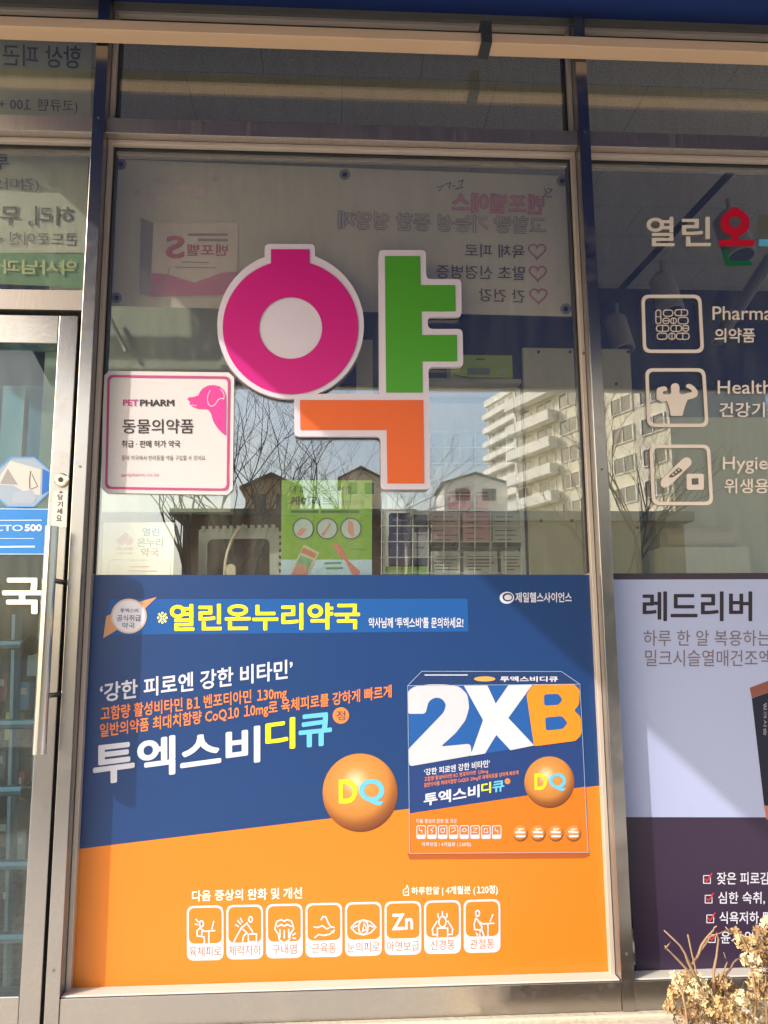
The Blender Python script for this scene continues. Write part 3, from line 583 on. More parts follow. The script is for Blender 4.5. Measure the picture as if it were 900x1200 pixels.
# ---------------------------------------------------------------- right poster
rp = thing('liver_poster', 'lilac and dark purple health supplement poster in the right window', 'poster')
LV = film(178, 189, 228); DP = film(56, 42, 68)
MB().poly([(716, 672), (1010, 671), (1010, 678.5), (716.5, 679.2)], P0, .0012).build('top_band', ink(66, 60, 70), rp)
MB().poly([(716.5, 679.2), (1010, 678.5), (1030, 958), (733.3, 957.5)], P0, .0012).build('lilac_field', LV, rp)
MB().poly([(733.3, 957.5), (1030, 958), (1045, 1133), (746, 1142)], P0, .0012).build('purple_field', DP, rp)
text('headline', '레드리버', (753, 693, 881.5, 728), ink(52, 46, 56), rp, L1, .022)
GRY = ink(120, 112, 120)
text('lettering', '하루 한 알 복용하는', (754, 738.5, 903, 757), GRY, rp, L1, .006); text('lettering', '밀크시슬열매건조엑스', (756, 761.5, 921, 781), GRY, rp, L1, .006)
RED = ink(206, 60, 66)
for k, tx in enumerate(('잦은 피로감', '심한 숙취, 두통', '식욕저하 및 피로', '윤기 없는 피부')):
    y = 1022.6+23.1*k; x = 840+1.6*k; ww = (62, 83, 88, 79)[k]
    text('lettering', tx, (x, y-.6, x+ww, y+14), PW, rp, L1, .014)
    cx = 824+1.9*k; cbx = MB().ring(rrect(((cx, y+3), (cx+9, y+3), (cx+9, y+13), (cx, y+13)), .6, 2), rrect(((cx+1, y+4), (cx+8, y+4), (cx+8, y+12), (cx+1, y+12)), .6, 2), L1).build('tick_box', PW, rp)
    MB().stroke([(cx+1.8, y+6.5), (cx+4.4, y+10), (cx+10.5, y+.5)], 1.8, L3).build('tick', RED, cbx)
pc = MB().poly([(878.5, 806), (960, 775), (960, 790), (881, 818)], L1).build('printed_carton', ink(140, 88, 78), rp)
MB().poly([(881, 818.3), (960, 790.3), (960, 948), (895.5, 944)], L1).build('carton_side', ink(34, 38, 58), pc)
MB().poly([(895.5, 944.3), (960, 948.3), (960, 972), (898, 960)], L1).build('carton_foot', ink(196, 120, 98), pc)
text('fine_print', '밀크시슬', ((898.4, 824), (898.4, 862), (894.8, 862), (894.8, 824)), ink(190, 190, 200), pc, L2)

# ---------------------------------------------------------------- film lettering in the right window
FY = -.0012
o = thing('shop_name_lettering', 'cream, red and green shop name letters on the right glass', 'lettering')
text('letter', '열', (757.7, 254, 790.5, 288.5), CREAM, o, FY, .018); text('letter', '린', (799, 254, 833, 288.5), CREAM, o, FY, .018)
rd = MB().ring(ell(861.5, 261, 17.2, 16, 40), ell(861.5, 260, 6.8, 6.2, 40), FY).poly([(856.5, 242.5), (866.5, 242.5), (866.5, 248), (856.5, 248)], FY-.0002).poly([(857.3, 272), (865.7, 272), (865.7, 283), (857.3, 283)], FY-.0004).poly([(843, 281), (884, 281), (884, 288.5), (843, 288.5)], FY-.0006)
rd.build('red_letter', mat('red_film', S(196, 22, 50), .4), o)
MB().poly([(848.7, 292.5), (853.5, 292.5), (853.5, 305.5), (880.5, 305.5), (880.5, 311), (849, 311)], FY).build('green_stroke', mat('dark_green_film', S(20, 104, 62), .4), o)
MB().poly([(889.5, 251.5), (930, 252), (930, 275), (889.5, 275)], FY).build('grey_stroke', mat('grey_film', S(100, 98, 92), .4), o); MB().poly([(889.5, 280.5), (930, 280.5), (930, 288.5), (889.5, 288.5)], FY).build('cyan_stroke', mat('cyan_film', S(96, 186, 220), .4), o)
IC = mat('pale_film', S(222, 210, 200), .5, var=.03)
def icon_frame(q, o): MB().ring(rrect(q, 9.5, 8), rrect(inset(q, 4), 6.5, 8), FY).build('frame', IC, o)
o = thing('pharmacy_icon_decal', 'pale decal of pills in a rounded square', 'decal', 'icon decals on the right window')
icon_frame(((751.4, 345.3), (821.8, 345.3), (825.3, 413.7), (753.5, 413.7)), o)
text('lettering', 'Pharmacy', (835, 359, 926, 380), IC, o, FY, .008); text('lettering', '의약품', (837.5, 384.5, 885, 401.5), IC, o, FY, .018)
zi = lambda L: [(690+a/4.2857, 220+b_/4.2857) for a, b_ in L]
mb = MB()
def cap(x0, y0, x1, y1, mid=None):
    r_ = min(x1-x0, y1-y0)/2*.98; mb.stroke(zi(rrect(((x0, y0), (x1, y0), (x1, y1), (x0, y1)), r_, 5)), 1.1, FY, True)
    if mid == 'v': mb.stroke(zi([((x0+x1)/2, y0+2), ((x0+x1)/2, y1-2)]), 1, FY)
    if mid == 'h': mb.stroke(zi([(x0+2, (y0+y1)/2), (x1-2, (y0+y1)/2)]), 1, FY)
for a in ((337,614,362,682,'h'),(375,614,422,645),(433,612,497,642,'v'),(372,654,404,682,'h'),(412,654,440,682,'v'),(449,650,499,684),(340,691,402,721,'v'),(412,691,466,721,'v'),(472,691,502,721,'h'),(344,730,393,761),(402,730,434,761,'v'),(440,730,504,761,'v')): cap(*a)
mb.build('pictogram', IC, o)
o = thing('health_icon_decal', 'pale decal of a flexing strongman in a rounded square', 'decal', 'icon decals on the right window')
icon_frame(((756, 431.5), (826.5, 431.5), (830.5, 500.5), (758.4, 500.5)), o)
text('lettering', 'Health', (841, 446, 904, 461.5), IC, o, FY, .008); text('lettering', '건강기능식품', (843, 471.5, 954, 489), IC, o, FY, .016)
zj = lambda L: [(690+a/4.2857, 410+b_/4.2857) for a, b_ in L]
MB().poly(rpoly(zj([(340,205),(345,190),(378,182),(392,188),(395,205),(372,208),(372,222),(398,226),(414,218),(412,185),(418,172),(434,166),(450,172),(456,188),(454,216),(470,224),(498,216),(520,212),(512,198),(488,188),(490,174),(508,170),(530,184),(548,208),(545,232),(520,246),(496,250),(482,285),(470,332),(412,332),(404,290),(392,256),(366,262),(340,248)]), 1.2, 3), FY).build('pictogram', IC, o)
o = thing('hygiene_icon_decal', 'pale decal of a plaster strip and a small box in a rounded square', 'decal', 'icon decals on the right window')
icon_frame(((761, 521), (832, 521), (836, 592), (764, 592)), o)
text('lettering', 'Hygiene', (847, 535, 923, 555), IC, o, FY, .006); text('lettering', '위생용품', (849, 561, 918.5, 578), IC, o, FY, .014)
A_, B_, C_, D_ = [Vector(p) for p in zj([(372,640),(478,535),(530,560),(376,694)])]
MB().poly(rpoly(zj([(362,654),(470,548),(492,537),(512,548),(518,572),(408,680),(380,694),(360,684)]), 3, 4), FY).build('pictogram', IC, o)
pad = MB().poly(zj([(402,634),(450,590),(470,602),(468,610),(424,640),(406,642)]), FY-.0004).build('plaster_pad', mat('pad_grey', S(96, 98, 92), .5), o)
mb = MB()
for k in range(3): mb.poly(ell(*zj([(424+14*k, 626-12*k)])[0], 1.1, 1.1, 10), FY-.0007)
mb.build('pad_dots', IC, o)
MB().poly(rrect(zj([(490,622),(577,622),(578,703),(492,703)]), 3), FY).build('small_box', IC, o)
MB().poly(zj([(516,646),(550,644),(551,676),(518,678)]), FY-.0004).build('box_mark', MATS['pad_grey'], o)

# ---------------------------------------------------------------- banners hanging inside the glass
def cloth(name, col, tr=.35):
    m = bpy.data.materials.new(name); m.use_nodes = True; n = m.node_tree.nodes; l = m.node_tree.links
    b = n['Principled BSDF']; b.inputs['Base Color'].default_value = col; b.inputs['Roughness'].default_value = .7
    t = n.new('ShaderNodeBsdfTranslucent'); t.inputs[0].default_value = col; x = n.new('ShaderNodeMixShader'); x.inputs[0].default_value = tr
    l.new(b.outputs[0], x.inputs[1]); l.new(t.outputs[0], x.inputs[2]); l.new(x.outputs[0], n['Material Output'].inputs[0])
    tc = n.new('ShaderNodeTexCoord'); nz = n.new('ShaderNodeTexNoise'); nz.inputs['Scale'].default_value = 5; l.new(tc.outputs['Object'], nz.inputs[0])
    bp = n.new('ShaderNodeBump'); bp.inputs['Strength'].default_value = .3; bp.inputs['Distance'].default_value = .03; l.new(nz.outputs[0], bp.inputs['Height']); l.new(bp.outputs[0], b.inputs['Normal'])
    return m
def sheet(q, Y, amp, m, name, parent, nx=30, nz=10):
    g = MB()
    for i in range(nx+1):
        for j in range(nz+1):
            p = bil(q, i/nx, j/nz); g.v.append(tuple(at(p.x, p.y, Y+amp*(1+math.sin(i*.55+j*.3)*.6+math.sin(i*.23-j*.5)*.4))))
    for i in range(nx):
        for j in range(nz): a = i*(nz+1)+j; g.f.append((a, a+1, a+nz+2, a+nz+1))
    return g.build(name, m, parent, smooth=True)
BY = .05
bn = thing('inner_banner', 'grey white banner with mirrored writing hung behind the top of the middle window', 'banner')
BM = cloth('banner_cloth', S(240, 226, 206), .3); q = ((130, 186.5), (668, 206.5), (671, 371), (127, 358.5))
sheet(q, BY+.001, .0012, BM, 'sheet', bn)
BI = BY-.0006
for u, v in ((141.6, 192.5), (404, 204.5), (658.8, 212), (136.5, 349), (663, 362)):
    gm = MB().ring(ell(u, v, 6.5), ell(u, v, 3), BI-.001).build('grommet', mat('grommet_grey', S(150, 150, 146), .5), bn); MB().poly(ell(u, v, 3), BI-.0005).build('eyelet', DARK, gm)
BP = ink(226, 140, 156); BG = ink(122, 106, 98); BGL = ink(170, 150, 144)
text('lettering', '벤포벨에스', sl4(529, 225, 249, 638, 228, 252), BP, bn, BI, .05, True); text('lettering', '벤포벨에스', sl4(530.5, 226.5, 247.5, 636.5, 229.5, 250.5), mat('banner_pink_light', S(222, 172, 174), .7), bn, BI-.0004, .012, True)
text('lettering', '고함량 기능성 종합 영양제', sl4(396, 246, 269, 640, 254, 275), BGL, bn, BI-.0002, .05, True); text('lettering', '고함량 기능성 종합 영양제', sl4(397, 246.8, 268, 639, 254.8, 274), mat('banner_light_print', S(214, 200, 186), .7), bn, BI-.0005, .006, True)
text('lettering', '육체 피로', sl4(544.7, 285.5, 301, 615, 287, 303), BG, bn, BI, .012, True); text('lettering', '말초 신경병증', sl4(511, 310, 326, 615, 312, 328.5), BG, bn, BI, .012, True); text('lettering', '간 건강', sl4(561, 338, 353, 615, 339.5, 355), BG, bn, BI, .012, True)
for cx, cy in ((629.5, 293.6), (630.2, 319.5), (631, 346)):
    hp_ = [(cx+.62*16*math.sin(t)**3, cy-.6*(13*math.cos(t)-5*math.cos(2*t)-2*math.cos(3*t)-math.cos(4*t))) for t in [2*math.pi*k/28 for k in range(28)]]
    MB().stroke(hp_, 2, BI, True).build('heart', BP, bn)
mb = MB()
for pts in ([(512,220),(520,217),(514,224)],[(522,216),(528,214),(526,221)],[(530,218),(534,218)],[(537,213),(543,211),(540,218)],[(533,222),(543,219)],[(637,220),(641,226),(637,230)],[(641,221),(647,222),(643,227)],[(640,230),(647,231)]): mb.stroke(pts, 1.2, BI)
mb.build('scribble', BG, bn)
bx = MB().poly([(180, 260), (279, 262), (278, 345), (176, 348)], BI).build('printed_box', mat('banner_box_print', S(226, 208, 196), .7), bn)
MB().poly([(164.7, 255), (180, 261), (176, 347), (163, 345)], BI-.0003).build('box_side', mat('banner_box_grey', S(168, 158, 152), .7), bx)
MB().poly([(177.5, 320), (195, 321), (228, 331), (262, 319), (278.5, 318), (278, 345), (176, 348)], BI-.0003).build('box_band', mat('banner_box_pink', S(208, 140, 160), .7), bx)
text('letter', 'S', (194, 276, 216.5, 303), BP, bx, BI-.0004, .03, True); text('lettering', '벤포벨', (219, 286, 267, 300), BP, bx, BI-.0004, .02, True)
MB().stroke([(220, 275), (267, 275)], 3, BI-.0003).stroke([(232, 281), (267, 281.5)], 3, BI-.0003).stroke([(205, 313), (253, 314)], 1.2, BI-.0003).stroke([(213, 307), (245, 308)], 1.2, BI-.0003).build('fine_print', ink(190, 172, 168), bx)
MB().stroke([(182, 345), (188, 335), (196, 325), (199, 312)], 1.4, BI-.0007).stroke([(188, 344), (184, 335), (194, 330)], 1.2, BI-.0007).build('doodle', ink(210, 196, 190), bx)
mb = MB()
for u, v, a, b_ in ((190, 211, 9, 5), (213, 218, 14, 7), (232, 224, 11, 9), (172, 232, 10, 6), (252, 210, 4, 3), (160, 226, 5, 3)): mb.poly([(x+1.6*math.sin(k*2.3), y+1.4*math.cos(k*1.7)) for k, (x, y) in enumerate(ell(u, v, a, b_, 16))], BI-mb.dy); mb.dy += .00005
mb.build('pale_flowers', mat('banner_pale_pink', S(228, 206, 194), .7), bn)

uq = ((-90, 38), (107.5, 44), (106, 141), (-90, 134))
b1 = thing('upper_banner', 'pale banner with mirrored writing behind the top left pane', 'banner'); BG2 = ink(100, 96, 84)
sheet(uq, BY+.001, .0008, cloth('banner_cloth_left', S(226, 222, 194), .35), 'sheet', b1, 16, 8)
text('lettering', '항상 피곤', sl4(3, 51.5, 76.5, 95, 54, 81), BG2, b1, BI, .012, True); text('lettering', '(코큐텐 100 + 비타민)', sl4(-55, 112, 130, 91, 117, 133.5), BG2, b1, BI, .004, True)
b2 = thing('door_banner', 'pale banner with a green lower band behind the pane over the door', 'banner')
lq = ((-90, 163), (104, 168), (100, 296), (-90, 296)); sheet(lq, BY+.001, .002, cloth('banner_cloth_door', S(222, 220, 196), .45), 'sheet', b2, 16, 10)
sheet(((-90, 296), (100, 296), (98, 338), (60, 331), ) if False else ((-90, 296), (100, 296), (98, 337), (-90, 329)), BY+.001, .002, cloth('banner_green', S(134, 172, 120), .45), 'green_band', b2, 16, 6)
text('lettering', '루테', sl4(-34, 178, 197, 11, 180, 199), BG2, b2, BI, .012, True); text('lettering', '(감마오리자놀)', sl4(-75, 207, 223, 45.5, 209, 225.5), BG2, b2, BI, 0, True)
text('lettering', '허리, 무릎', sl4(-25, 240, 264, 86.5, 242, 266), BG2, b2, BI, .008, True); text('lettering', '콘드로이친 + 보스웰', sl4(-60, 271, 286, 91, 273, 288), BG2, b2, BI, 0, True)
text('lettering', '약사님과 상담', sl4(-52, 303, 320, 90, 305, 322), ink(206, 214, 140), b2, BI, .02, True)

# ---------------------------------------------------------------- things standing inside the middle window
def pbox(u0, v0, u1, v1, Y, dep):
    a, b = at(u0, v0, Y), at(u1, v1, Y); return (a.x, b.x, Y, Y+dep, b.z, a.z)
nt_ = thing('paper_notice', 'white paper notice with a red flower emblem low behind the left of the glass', 'notice')
NY = .03; MB().poly([(121.5, 612), (204.5, 612.3), (202, 700), (118, 700)], NY, .002).build('sheet', mat('notice_paper', S(226, 226, 206), .6, var=.03), nt_)
NI = NY-.0005
text('lettering', '열린', (166.7, 618.5, 187, 628), ink(20, 120, 180), nt_, NI, .02); text('lettering', '온누리', (160.6, 630.5, 191, 641), ink(64, 140, 56), nt_, NI, .02); text('lettering', '약국', (165, 642, 186, 652.5), ink(200, 44, 56), nt_, NI, .02)
mb = MB(); mb.poly(ell(142, 634, 5.5, 5, 20), NI).poly(ell(150.5, 634, 5.2, 5, 20), NI-.0002).poly(ell(146.5, 629, 4.6, 4.2, 20), NI-.0004); mb.build('emblem', ink(206, 76, 80), nt_)
MB().stroke([(136, 643), (155.5, 643)], 3, NI).stroke([(136, 648.5), (155.5, 648.5)], 1.4, NI).stroke([(152, 664), (175, 664)], 1.5, NI).stroke([(150, 669), (184, 669.4)], 1.4, NI).build('fine_print', ink(200, 90, 90), nt_)
MB().stroke(rrect(((128, 656), (200, 656.5), (199, 695), (126, 695)), 4), .9, NI, True).build('outline', ink(180, 184, 168), nt_)

fl = thing('green_flyer', 'green flyer with three round pictures and a phone behind the middle of the glass', 'flyer')
FYY = .03; FI = FYY-.0005; zg = lambda L: [(320+a/6.923, 540+b_/6.923) for a, b_ in L]
MB().poly([(330, 562.5), (436, 563), (435.8, 655.6), (329.5, 655.6)], FYY, .002).build('sheet', mat('flyer_green', S(122, 166, 66), .5, var=.05), fl); MB().poly([(329.5, 655.7), (435.8, 655.7), (435.8, 695), (328.5, 695)], FYY, .002).build('blue_foot', mat('flyer_blue', S(176, 205, 222), .5), fl)
FG = ink(84, 118, 66); FD = ink(44, 68, 62)
text('lettering', '내 피부같은 편안함,', (340, 569.5, 414, 579.5), FG, fl, FI, .008); text('headline', '케어리브', (340, 581.5, 389, 592.5), FD, fl, FI, .03); text('lettering', '밀착밴드처럼', (392, 586, 426, 592), FG, fl, FI, .004)
MB().stroke([(341, 599.5), (373, 599.5)], 3, FI).stroke([(376, 599.5), (421, 599.5)], 3, FI).build('fine_print', FG, fl)
SK = ink(226, 158, 146)
for k, pts in enumerate(([(190,600),(210,560),(235,545),(265,550),(255,580),(225,610)], [(390,600),(430,550),(460,505),(470,515),(445,560),(410,610)], [(610,480),(650,500),(660,600),(640,620),(605,570)])):
    c0_ = zg([(245+192.5*k, 550)])[0]; rr_ = MB().poly(ell(*c0_, 12, 12, 28), FI).build('picture', ink(200, 220, 216), fl)
    MB().poly(zg(pts), FI-.0004).build('skin', SK, rr_); MB().stroke(ell(*c0_, 12, 12, 28), 1.2, FI-.0006, True).build('rim', ink(74, 100, 92), rr_)
ph = MB().poly(zg([(250,680),(375,745),(290,920),(150,880)]), FI).build('printed_phone', ink(216, 222, 190), fl); MB().poly(zg([(245,700),(355,755),(335,790),(225,745)]), FI-.0004).build('phone_picture', ink(220, 140, 120), ph)
MB().poly(zg([(225,765),(325,805),(285,880),(180,850)]), FI-.0004).build('phone_screen', ink(140, 190, 150), ph)
MB().poly(rpoly(zg([(170,870),(210,830),(260,850),(285,885),(270,940),(140,940)]), 3), FI-.0008).build('hand', SK, ph)
MB().poly(rpoly(zg([(485,680),(520,665),(570,720),(610,810),(710,900),(690,930),(640,925),(590,815),(530,760)]), 3), FI).build('plaster_strip', ink(230, 140, 128), fl)
MB().stroke(zg([(415,832),(555,828)]), 2.4, FI).stroke(zg([(430,872),(565,870)]), 2.4, FI).stroke(zg([(625,715),(735,718)]), 1.6, FI).build('fine_print', ink(96, 170, 120), fl)

# grey plastic crate with notched rim
cr_ = thing('plastic_crate', 'grey plastic crate with a notched rim standing behind the glass', 'crate')
CG = mat('crate_grey', S(186, 194, 188), .5, var=.08); CY = .12
MB().ring(rrect(((233, 620), (327, 618), (327, 725), (231, 725)), 3, 5), rrect(((243, 632), (316, 631), (316, 715), (242, 715)), 8, 5), CY).build('rim', CG, cr_)
mb = MB()
for k in range(11): u = 236+8.2*k; mb.box(*pbox(u, 616.5-.18*k, u+4.2, 622, CY-.004, .02))
for k in range(7): v = 623+8*k; mb.box(*pbox(325, v, 330, v+4, CY-.004, .02))
mb.build('notches', CG, cr_)
box('back_panel', mat('crate_dark', S(40, 46, 50), .5, var=.2, vscale=20), cr_, *pbox(238, 626, 322, 725, CY+.01, .2))
hk = tag(MB().tube([at(286.5, 615, .10), at(279, 621, .10), at(272, 632, .10), at(267, 646, .10), at(264, 660, .10), at(262.5, 700, .10)], .0042, 10).build('curved_rod', mat('cream_plastic', S(210, 200, 178), .4), smooth=True), 'cream curved rod in front of the grey crate', 'rod')
kn = tag(MB().poly(rpoly([(264, 664), (270, 660), (276, 663), (276, 674), (266, 676)], 3), .085, .02).build('small_clip', mat('clip_cream', S(220, 208, 178), .4)), 'small cream clip at the foot of the curved rod', 'clip')
# beige partition left
pt = thing('beige_partition', 'beige painted partition behind the banner and the animal medicine sticker', 'partition')
box('panel', mat('partition_paint', S(176, 176, 152), .6, var=.07, vscale=4), pt, *pbox(60, 300, 262, 600, .5, .04)); box('edge_strip', BEIGE, pt, *pbox(262.2, 300, 270, 600, .49, .06))
MB().tube([at(128, 370, .47), at(148, 412, .47)], .006, 8).build('rod', BEIGE, pt)
pd = tag(box('beige_post', BEIGE, None, *pbox(418, 398, 437, 470, .3, .05)), 'short beige upright between the pink ring and green stroke', 'post')
# white display stand with wire rack and goods
ds = thing('display_stand', 'white display stand with a pale blue strip behind the letter sign', 'display stand')
DSY = .34
WST = mat('stand_white', S(240, 244, 245), .5, var=.03)
box('back_board', WST, ds, *pbox(450, 446, 610, 720, DSY, .02))
box('top_shelf', BEIGE, ds, *pbox(500, 443, 611, 449, DSY-.1, .1)); box('blue_strip', mat('stand_blue', S(130, 170, 205), .5), ds, *pbox(503, 465, 579, 472, DSY-.004, .003))
box('post', WST, ds, *pbox(448, 540, 455, 720, DSY-.07, .012)); box('post', WST, ds, *pbox(609, 455, 613, 720, DSY-.07, .012))
gr = thing('wire_rack', 'white wire grid rack in front of the packed goods', 'rack'); mb = MB(); GYR = DSY-.085
for k in range(10): u = 448+18.2*k; mb.tube([at(u, 506, GYR), at(u-1, 720, GYR)], .0016, 6)
mb.build('upright_wires', mat('wire_white', S(235, 235, 232), .3), gr); mb = MB()
for k in range(12): v = 506+18.4*k; mb.tube([at(446, v, GYR-.003), at(613, v, GYR-.003)], .0016, 6)
mb.build('cross_wires', MATS['wire_white'], gr)
def pack(u0, v0, u1, v1, col, label, cat='package', band=None, grp='packages in the wire rack', name='goods_package', fine=None):
    p = thing(name, label, cat, grp); Y = DSY-.075; box('carton', mat('pack_%d_%d_%d' % col, S(*col), .45, var=.06, vscale=25), p, *pbox(u0, v0, u1, v1, Y, .055), bevel=.001)
    if band: MB().poly([(u0+.6, v0+(v1-v0)*band[0]), (u1-.6, v0+(v1-v0)*band[0]), (u1-.6, v0+(v1-v0)*band[1]), (u0+.6, v0+(v1-v0)*band[1])], Y-.0005).build('band', ink(*band[2]), p)
    if fine:
        mb = MB(); random.seed(int(u0*7+v0))
        for k in range(fine[0]):
            v = v0+(v1-v0)*(.14+.78*k/fine[0]); a = u0+2+random.random()*4; mb.stroke([(a, v), (min(u1-1.5, a+(u1-u0)*random.uniform(.35, .8)), v)], 1.1, Y-.0008)
        mb.build('fine_print', ink(*fine[1]), p)
    return p
G1 = (122, 116, 118)
pack(505, 600, 538, 641, (206, 172, 176), 'pale pink carton nearest the left in the pink row', band=(.84, .99, (56, 52, 52)), fine=(6, G1))
pack(542, 600, 574, 641, (214, 160, 170), 'pink carton in the middle of the pink row', band=(.84, .99, (56, 52, 52)), fine=(5, G1))
pack(577, 600, 611, 641, (196, 200, 192), 'pale grey carton at the right of the pink row', band=(.84, .99, (56, 52, 52)), fine=(6, G1))
for k, (a, b) in enumerate(((505, 540), (543, 584), (587, 611))):
    pack(a, 646, b, 690, (206, 202, 192), ('white carton with black print at the lower left of the rack', 'wide white carton with black print low in the rack centre', 'narrow white carton with black print low at the rack right')[k], fine=(9, (70, 68, 66)))
pack(457, 601, 481, 662, (52, 66, 118), 'navy pouch on the left of the wire rack', band=(.5, .9, (70, 88, 150)), fine=(3, (170, 180, 205)))
pack(483, 603, 502, 662, (46, 58, 106), 'narrow navy pouch with a white label in the wire rack', band=(.35, .85, (190, 186, 196)), fine=(3, (90, 90, 130)))
pack(452, 664, 502, 700, (130, 176, 84), 'green pack under the navy pouches', fine=(2, (220, 226, 190)))
pack(527, 576, 552, 596, (214, 92, 120), 'bright pink box high in the wire rack', band=(.3, .6, (232, 196, 206)))
pack(560, 576, 573, 596, (206, 120, 150), 'small mauve box high in the wire rack', band=(.3, .6, (236, 214, 220)))
for k in range(4):
    pack(506+26*k, 508, 528+26*k, 541, ((150, 186, 208), (170, 196, 214), (140, 178, 204), (164, 190, 210))[k], ('pale blue box at the upper left of the rack', 'lighter blue box second from upper left in the rack', 'deeper blue box third from upper left in the rack', 'pale blue box at the upper right of the rack')[k], band=(.55, .95, (206, 216, 224)))
gb = thing('green_box', 'yellow green carton lying on top of the white display stand', 'box'); z3 = lambda L: [(430+a/3.333, 400+b_/3.333) for a, b_ in L]
GBY = DSY-.1; box('carton', mat('lime_card', S(168, 190, 54), .45, var=.06, vscale=12), gb, *pbox(528, 415.5, 601, 442.6, GBY, .09), bevel=.001)
MB().poly(z3([(392,104),(480,104),(480,130),(392,130)]), GBY-.0006).build('label_strip', ink(150, 150, 120), gb); MB().stroke(z3([(425,70),(460,70)]), 1.6, GBY-.0006).stroke(z3([(335,130),(360,136),(390,140)]), 1.2, GBY-.0006).build('print', ink(80, 96, 50), gb)
MB().poly(rpoly(z3([(500,120),(520,105),(545,98),(540,112),(550,128),(520,128)]), 1), GBY-.0006).build('leaf_print', ink(206, 216, 150), gb)
# beige backing boards with screws
bb = thing('beige_board', 'beige backing board fixed with dark screws behind the right mullion', 'board')
BBY = .22; box('board', BEIGE, bb, *pbox(612.5, 407.5, 756, 720, BBY, .018))
for u, v in ((631, 412.5), (668, 412.5), (702, 412.5), (736, 412.5), (722, 450), (671, 540), (634, 610), (670, 610), (747, 618)):
    p = at(u, v, BBY); MB().tube([(p.x, BBY+.001, p.z), (p.x, BBY-.003, p.z), (p.x, BBY-.0045, p.z)], [.0045, .0042, .0025], 12).build('screw', mat('screw_brown', S(86, 76, 64), .4, metal=.5), bb)
# right window: rounded board with a box below
rb = thing('rounded_board', 'large beige board with a rounded corner behind the icon decals', 'board')
RBY = .3; box_pts = rpoly([(768, 489), (900, 489), (912, 500), (912, 720), (768, 720)], 6)
MB().poly(box_pts, RBY, .02).build('panel', mat('board_tan', S(176, 172, 140), .65, var=.06), rb); box('edge', mat('board_edge', S(130, 118, 104), .6), rb, *pbox(765, 560, 772, 720, RBY-.02, .04))
rb2 = thing('paper_roll', 'beige paper roll lying on a ledge behind the right poster', 'roll')
pa, pb_ = at(778, 632, RBY-.07), at(856, 630, RBY-.07); MB().tube([pa, pb_], .03, 20).build('roll', mat('roll_paper', S(188, 172, 140), .6, var=.05), rb2, smooth=False)
MB().tube([(pb_.x+.0005, pb_.y, pb_.z), (pb_.x+.002, pb_.y, pb_.z)], .019, 16).build('core', mat('roll_core', S(120, 104, 84), .7), rb2)
lg = tag(box('display_ledge', mat('ledge_cream', S(198, 194, 164), .6, var=.05), None, *pbox(776, 641, 884, 720, RBY-.12, .1)), 'cream ledge box under the paper roll behind the right glass', 'ledge')
# track lights
TR = mat('track_black', S(34, 34, 36), .5); LW = mat('lamp_white', S(150, 144, 132), .4)
tk = thing('light_track', 'dark ceiling light track crossing behind the right window', 'light track')
t0, t1 = at(700, 365, 1.9), at(850, 200, .62); tz = (t0.z+t1.z)/2; t0.z = t1.z = 1.78
def pz(u, v, z):
    d = AX*((u-450)/F)+AY*((600-v)/F)+AZ; return CAM+d*((z-CAM.z)/d.z)
t0, t1 = pz(700, 368, 1.72), pz(862, 196, 1.72); dirv = (t1-t0).normalized()
MB().tube([t0, t1], .022, 4).build('rail', TR, tk); MB().tube([t0+Vector((0, 0, .0)), t0+Vector((0, 0, CZ-1.72))], .01, 8).build('rod', TR, tk)
for u, v, lb_ in ((722, 352, 'white track spotlight farthest left and lowest on the track'), (776, 302, 'white track spotlight hanging in the middle of the track'), (853, 228, 'white track spotlight nearest the red shop letter')):
    s_ = thing('track_spotlight', lb_, 'spotlight', 'spotlights on the ceiling track'); p = pz(u, v, 1.72)
    MB().tube([p+Vector((0, 0, -.02)), p+Vector((.0, 0, -.10))], .012, 10).build('stem', LW, s_)
    a = p+Vector((-.02, -.0, -.09)); dv = Vector((.03, -.05, -.22)); MB().tube([a, a+dv*.15, a+dv], [.03, .062, .064], 20).build('lamp_shade', LW, s_); MB().tube([a+dv*1.001, a+dv*1.03], .052, 16).build('lens', DARK, s_)
bmx = thing('ceiling_beam', 'grey slanted pipe under the ceiling behind the pharmacy decal', 'pipe'); MB().tube([pz(840, 400, 1.3), pz(905, 300, 1.5)], .03, 10).build('pipe', mat('pipe_grey', S(110, 108, 100), .5), bmx)

# ---------------------------------------------------------------- behind the glass door
ld = thing('step_ladder', 'grey metal step ladder standing behind the door glass', 'ladder')
LM = mat('ladder_metal', S(110, 124, 132), .4, metal=.7, var=.1); LY = .45
for u0, u1, yy in ((30, 52, LY), (8, 20, LY+.25)): MB().tube([at(u0, 1230, yy), at(u1, 720, yy)], .016, 8).build('rail', LM, ld)
for v in (757, 850, 928, 1015, 1100): MB().tube([at(-60, v, LY), at(44, v-2, LY)], .014, 8).build('rung', LM, ld)
for v in (757, 928): MB().tube([at(34, v, LY-.02), at(37, v, LY-.03)], .026, 12).build('joint', DARK, ld)
bd = thing('teal_blind', 'teal vertical blind hanging behind the door glass', 'blind'); mb = MB()
TB = mat('blind_teal', S(112, 150, 154), .6, var=.06); TB2 = mat('blind_blue', S(70, 108, 126), .6)
for k in range(8): box('slat', TB if k % 3 else TB2, bd, *pbox(-60+16*k, 452, -46+16*k, 640, .8+.02*(k % 2), .006))
sh_ = thing('dark_cabinet', 'dark cabinet with goods standing behind the door ladder', 'cabinet'); box('body', mat('cabinet_teal', S(30, 40, 44), .5, var=.15), sh_, *pbox(-120, 700, 66, 1300, 1.0, .4)); box('upper_panel', NAVY, sh_, *pbox(-260, 380, 84, 698, 1.02, .3))
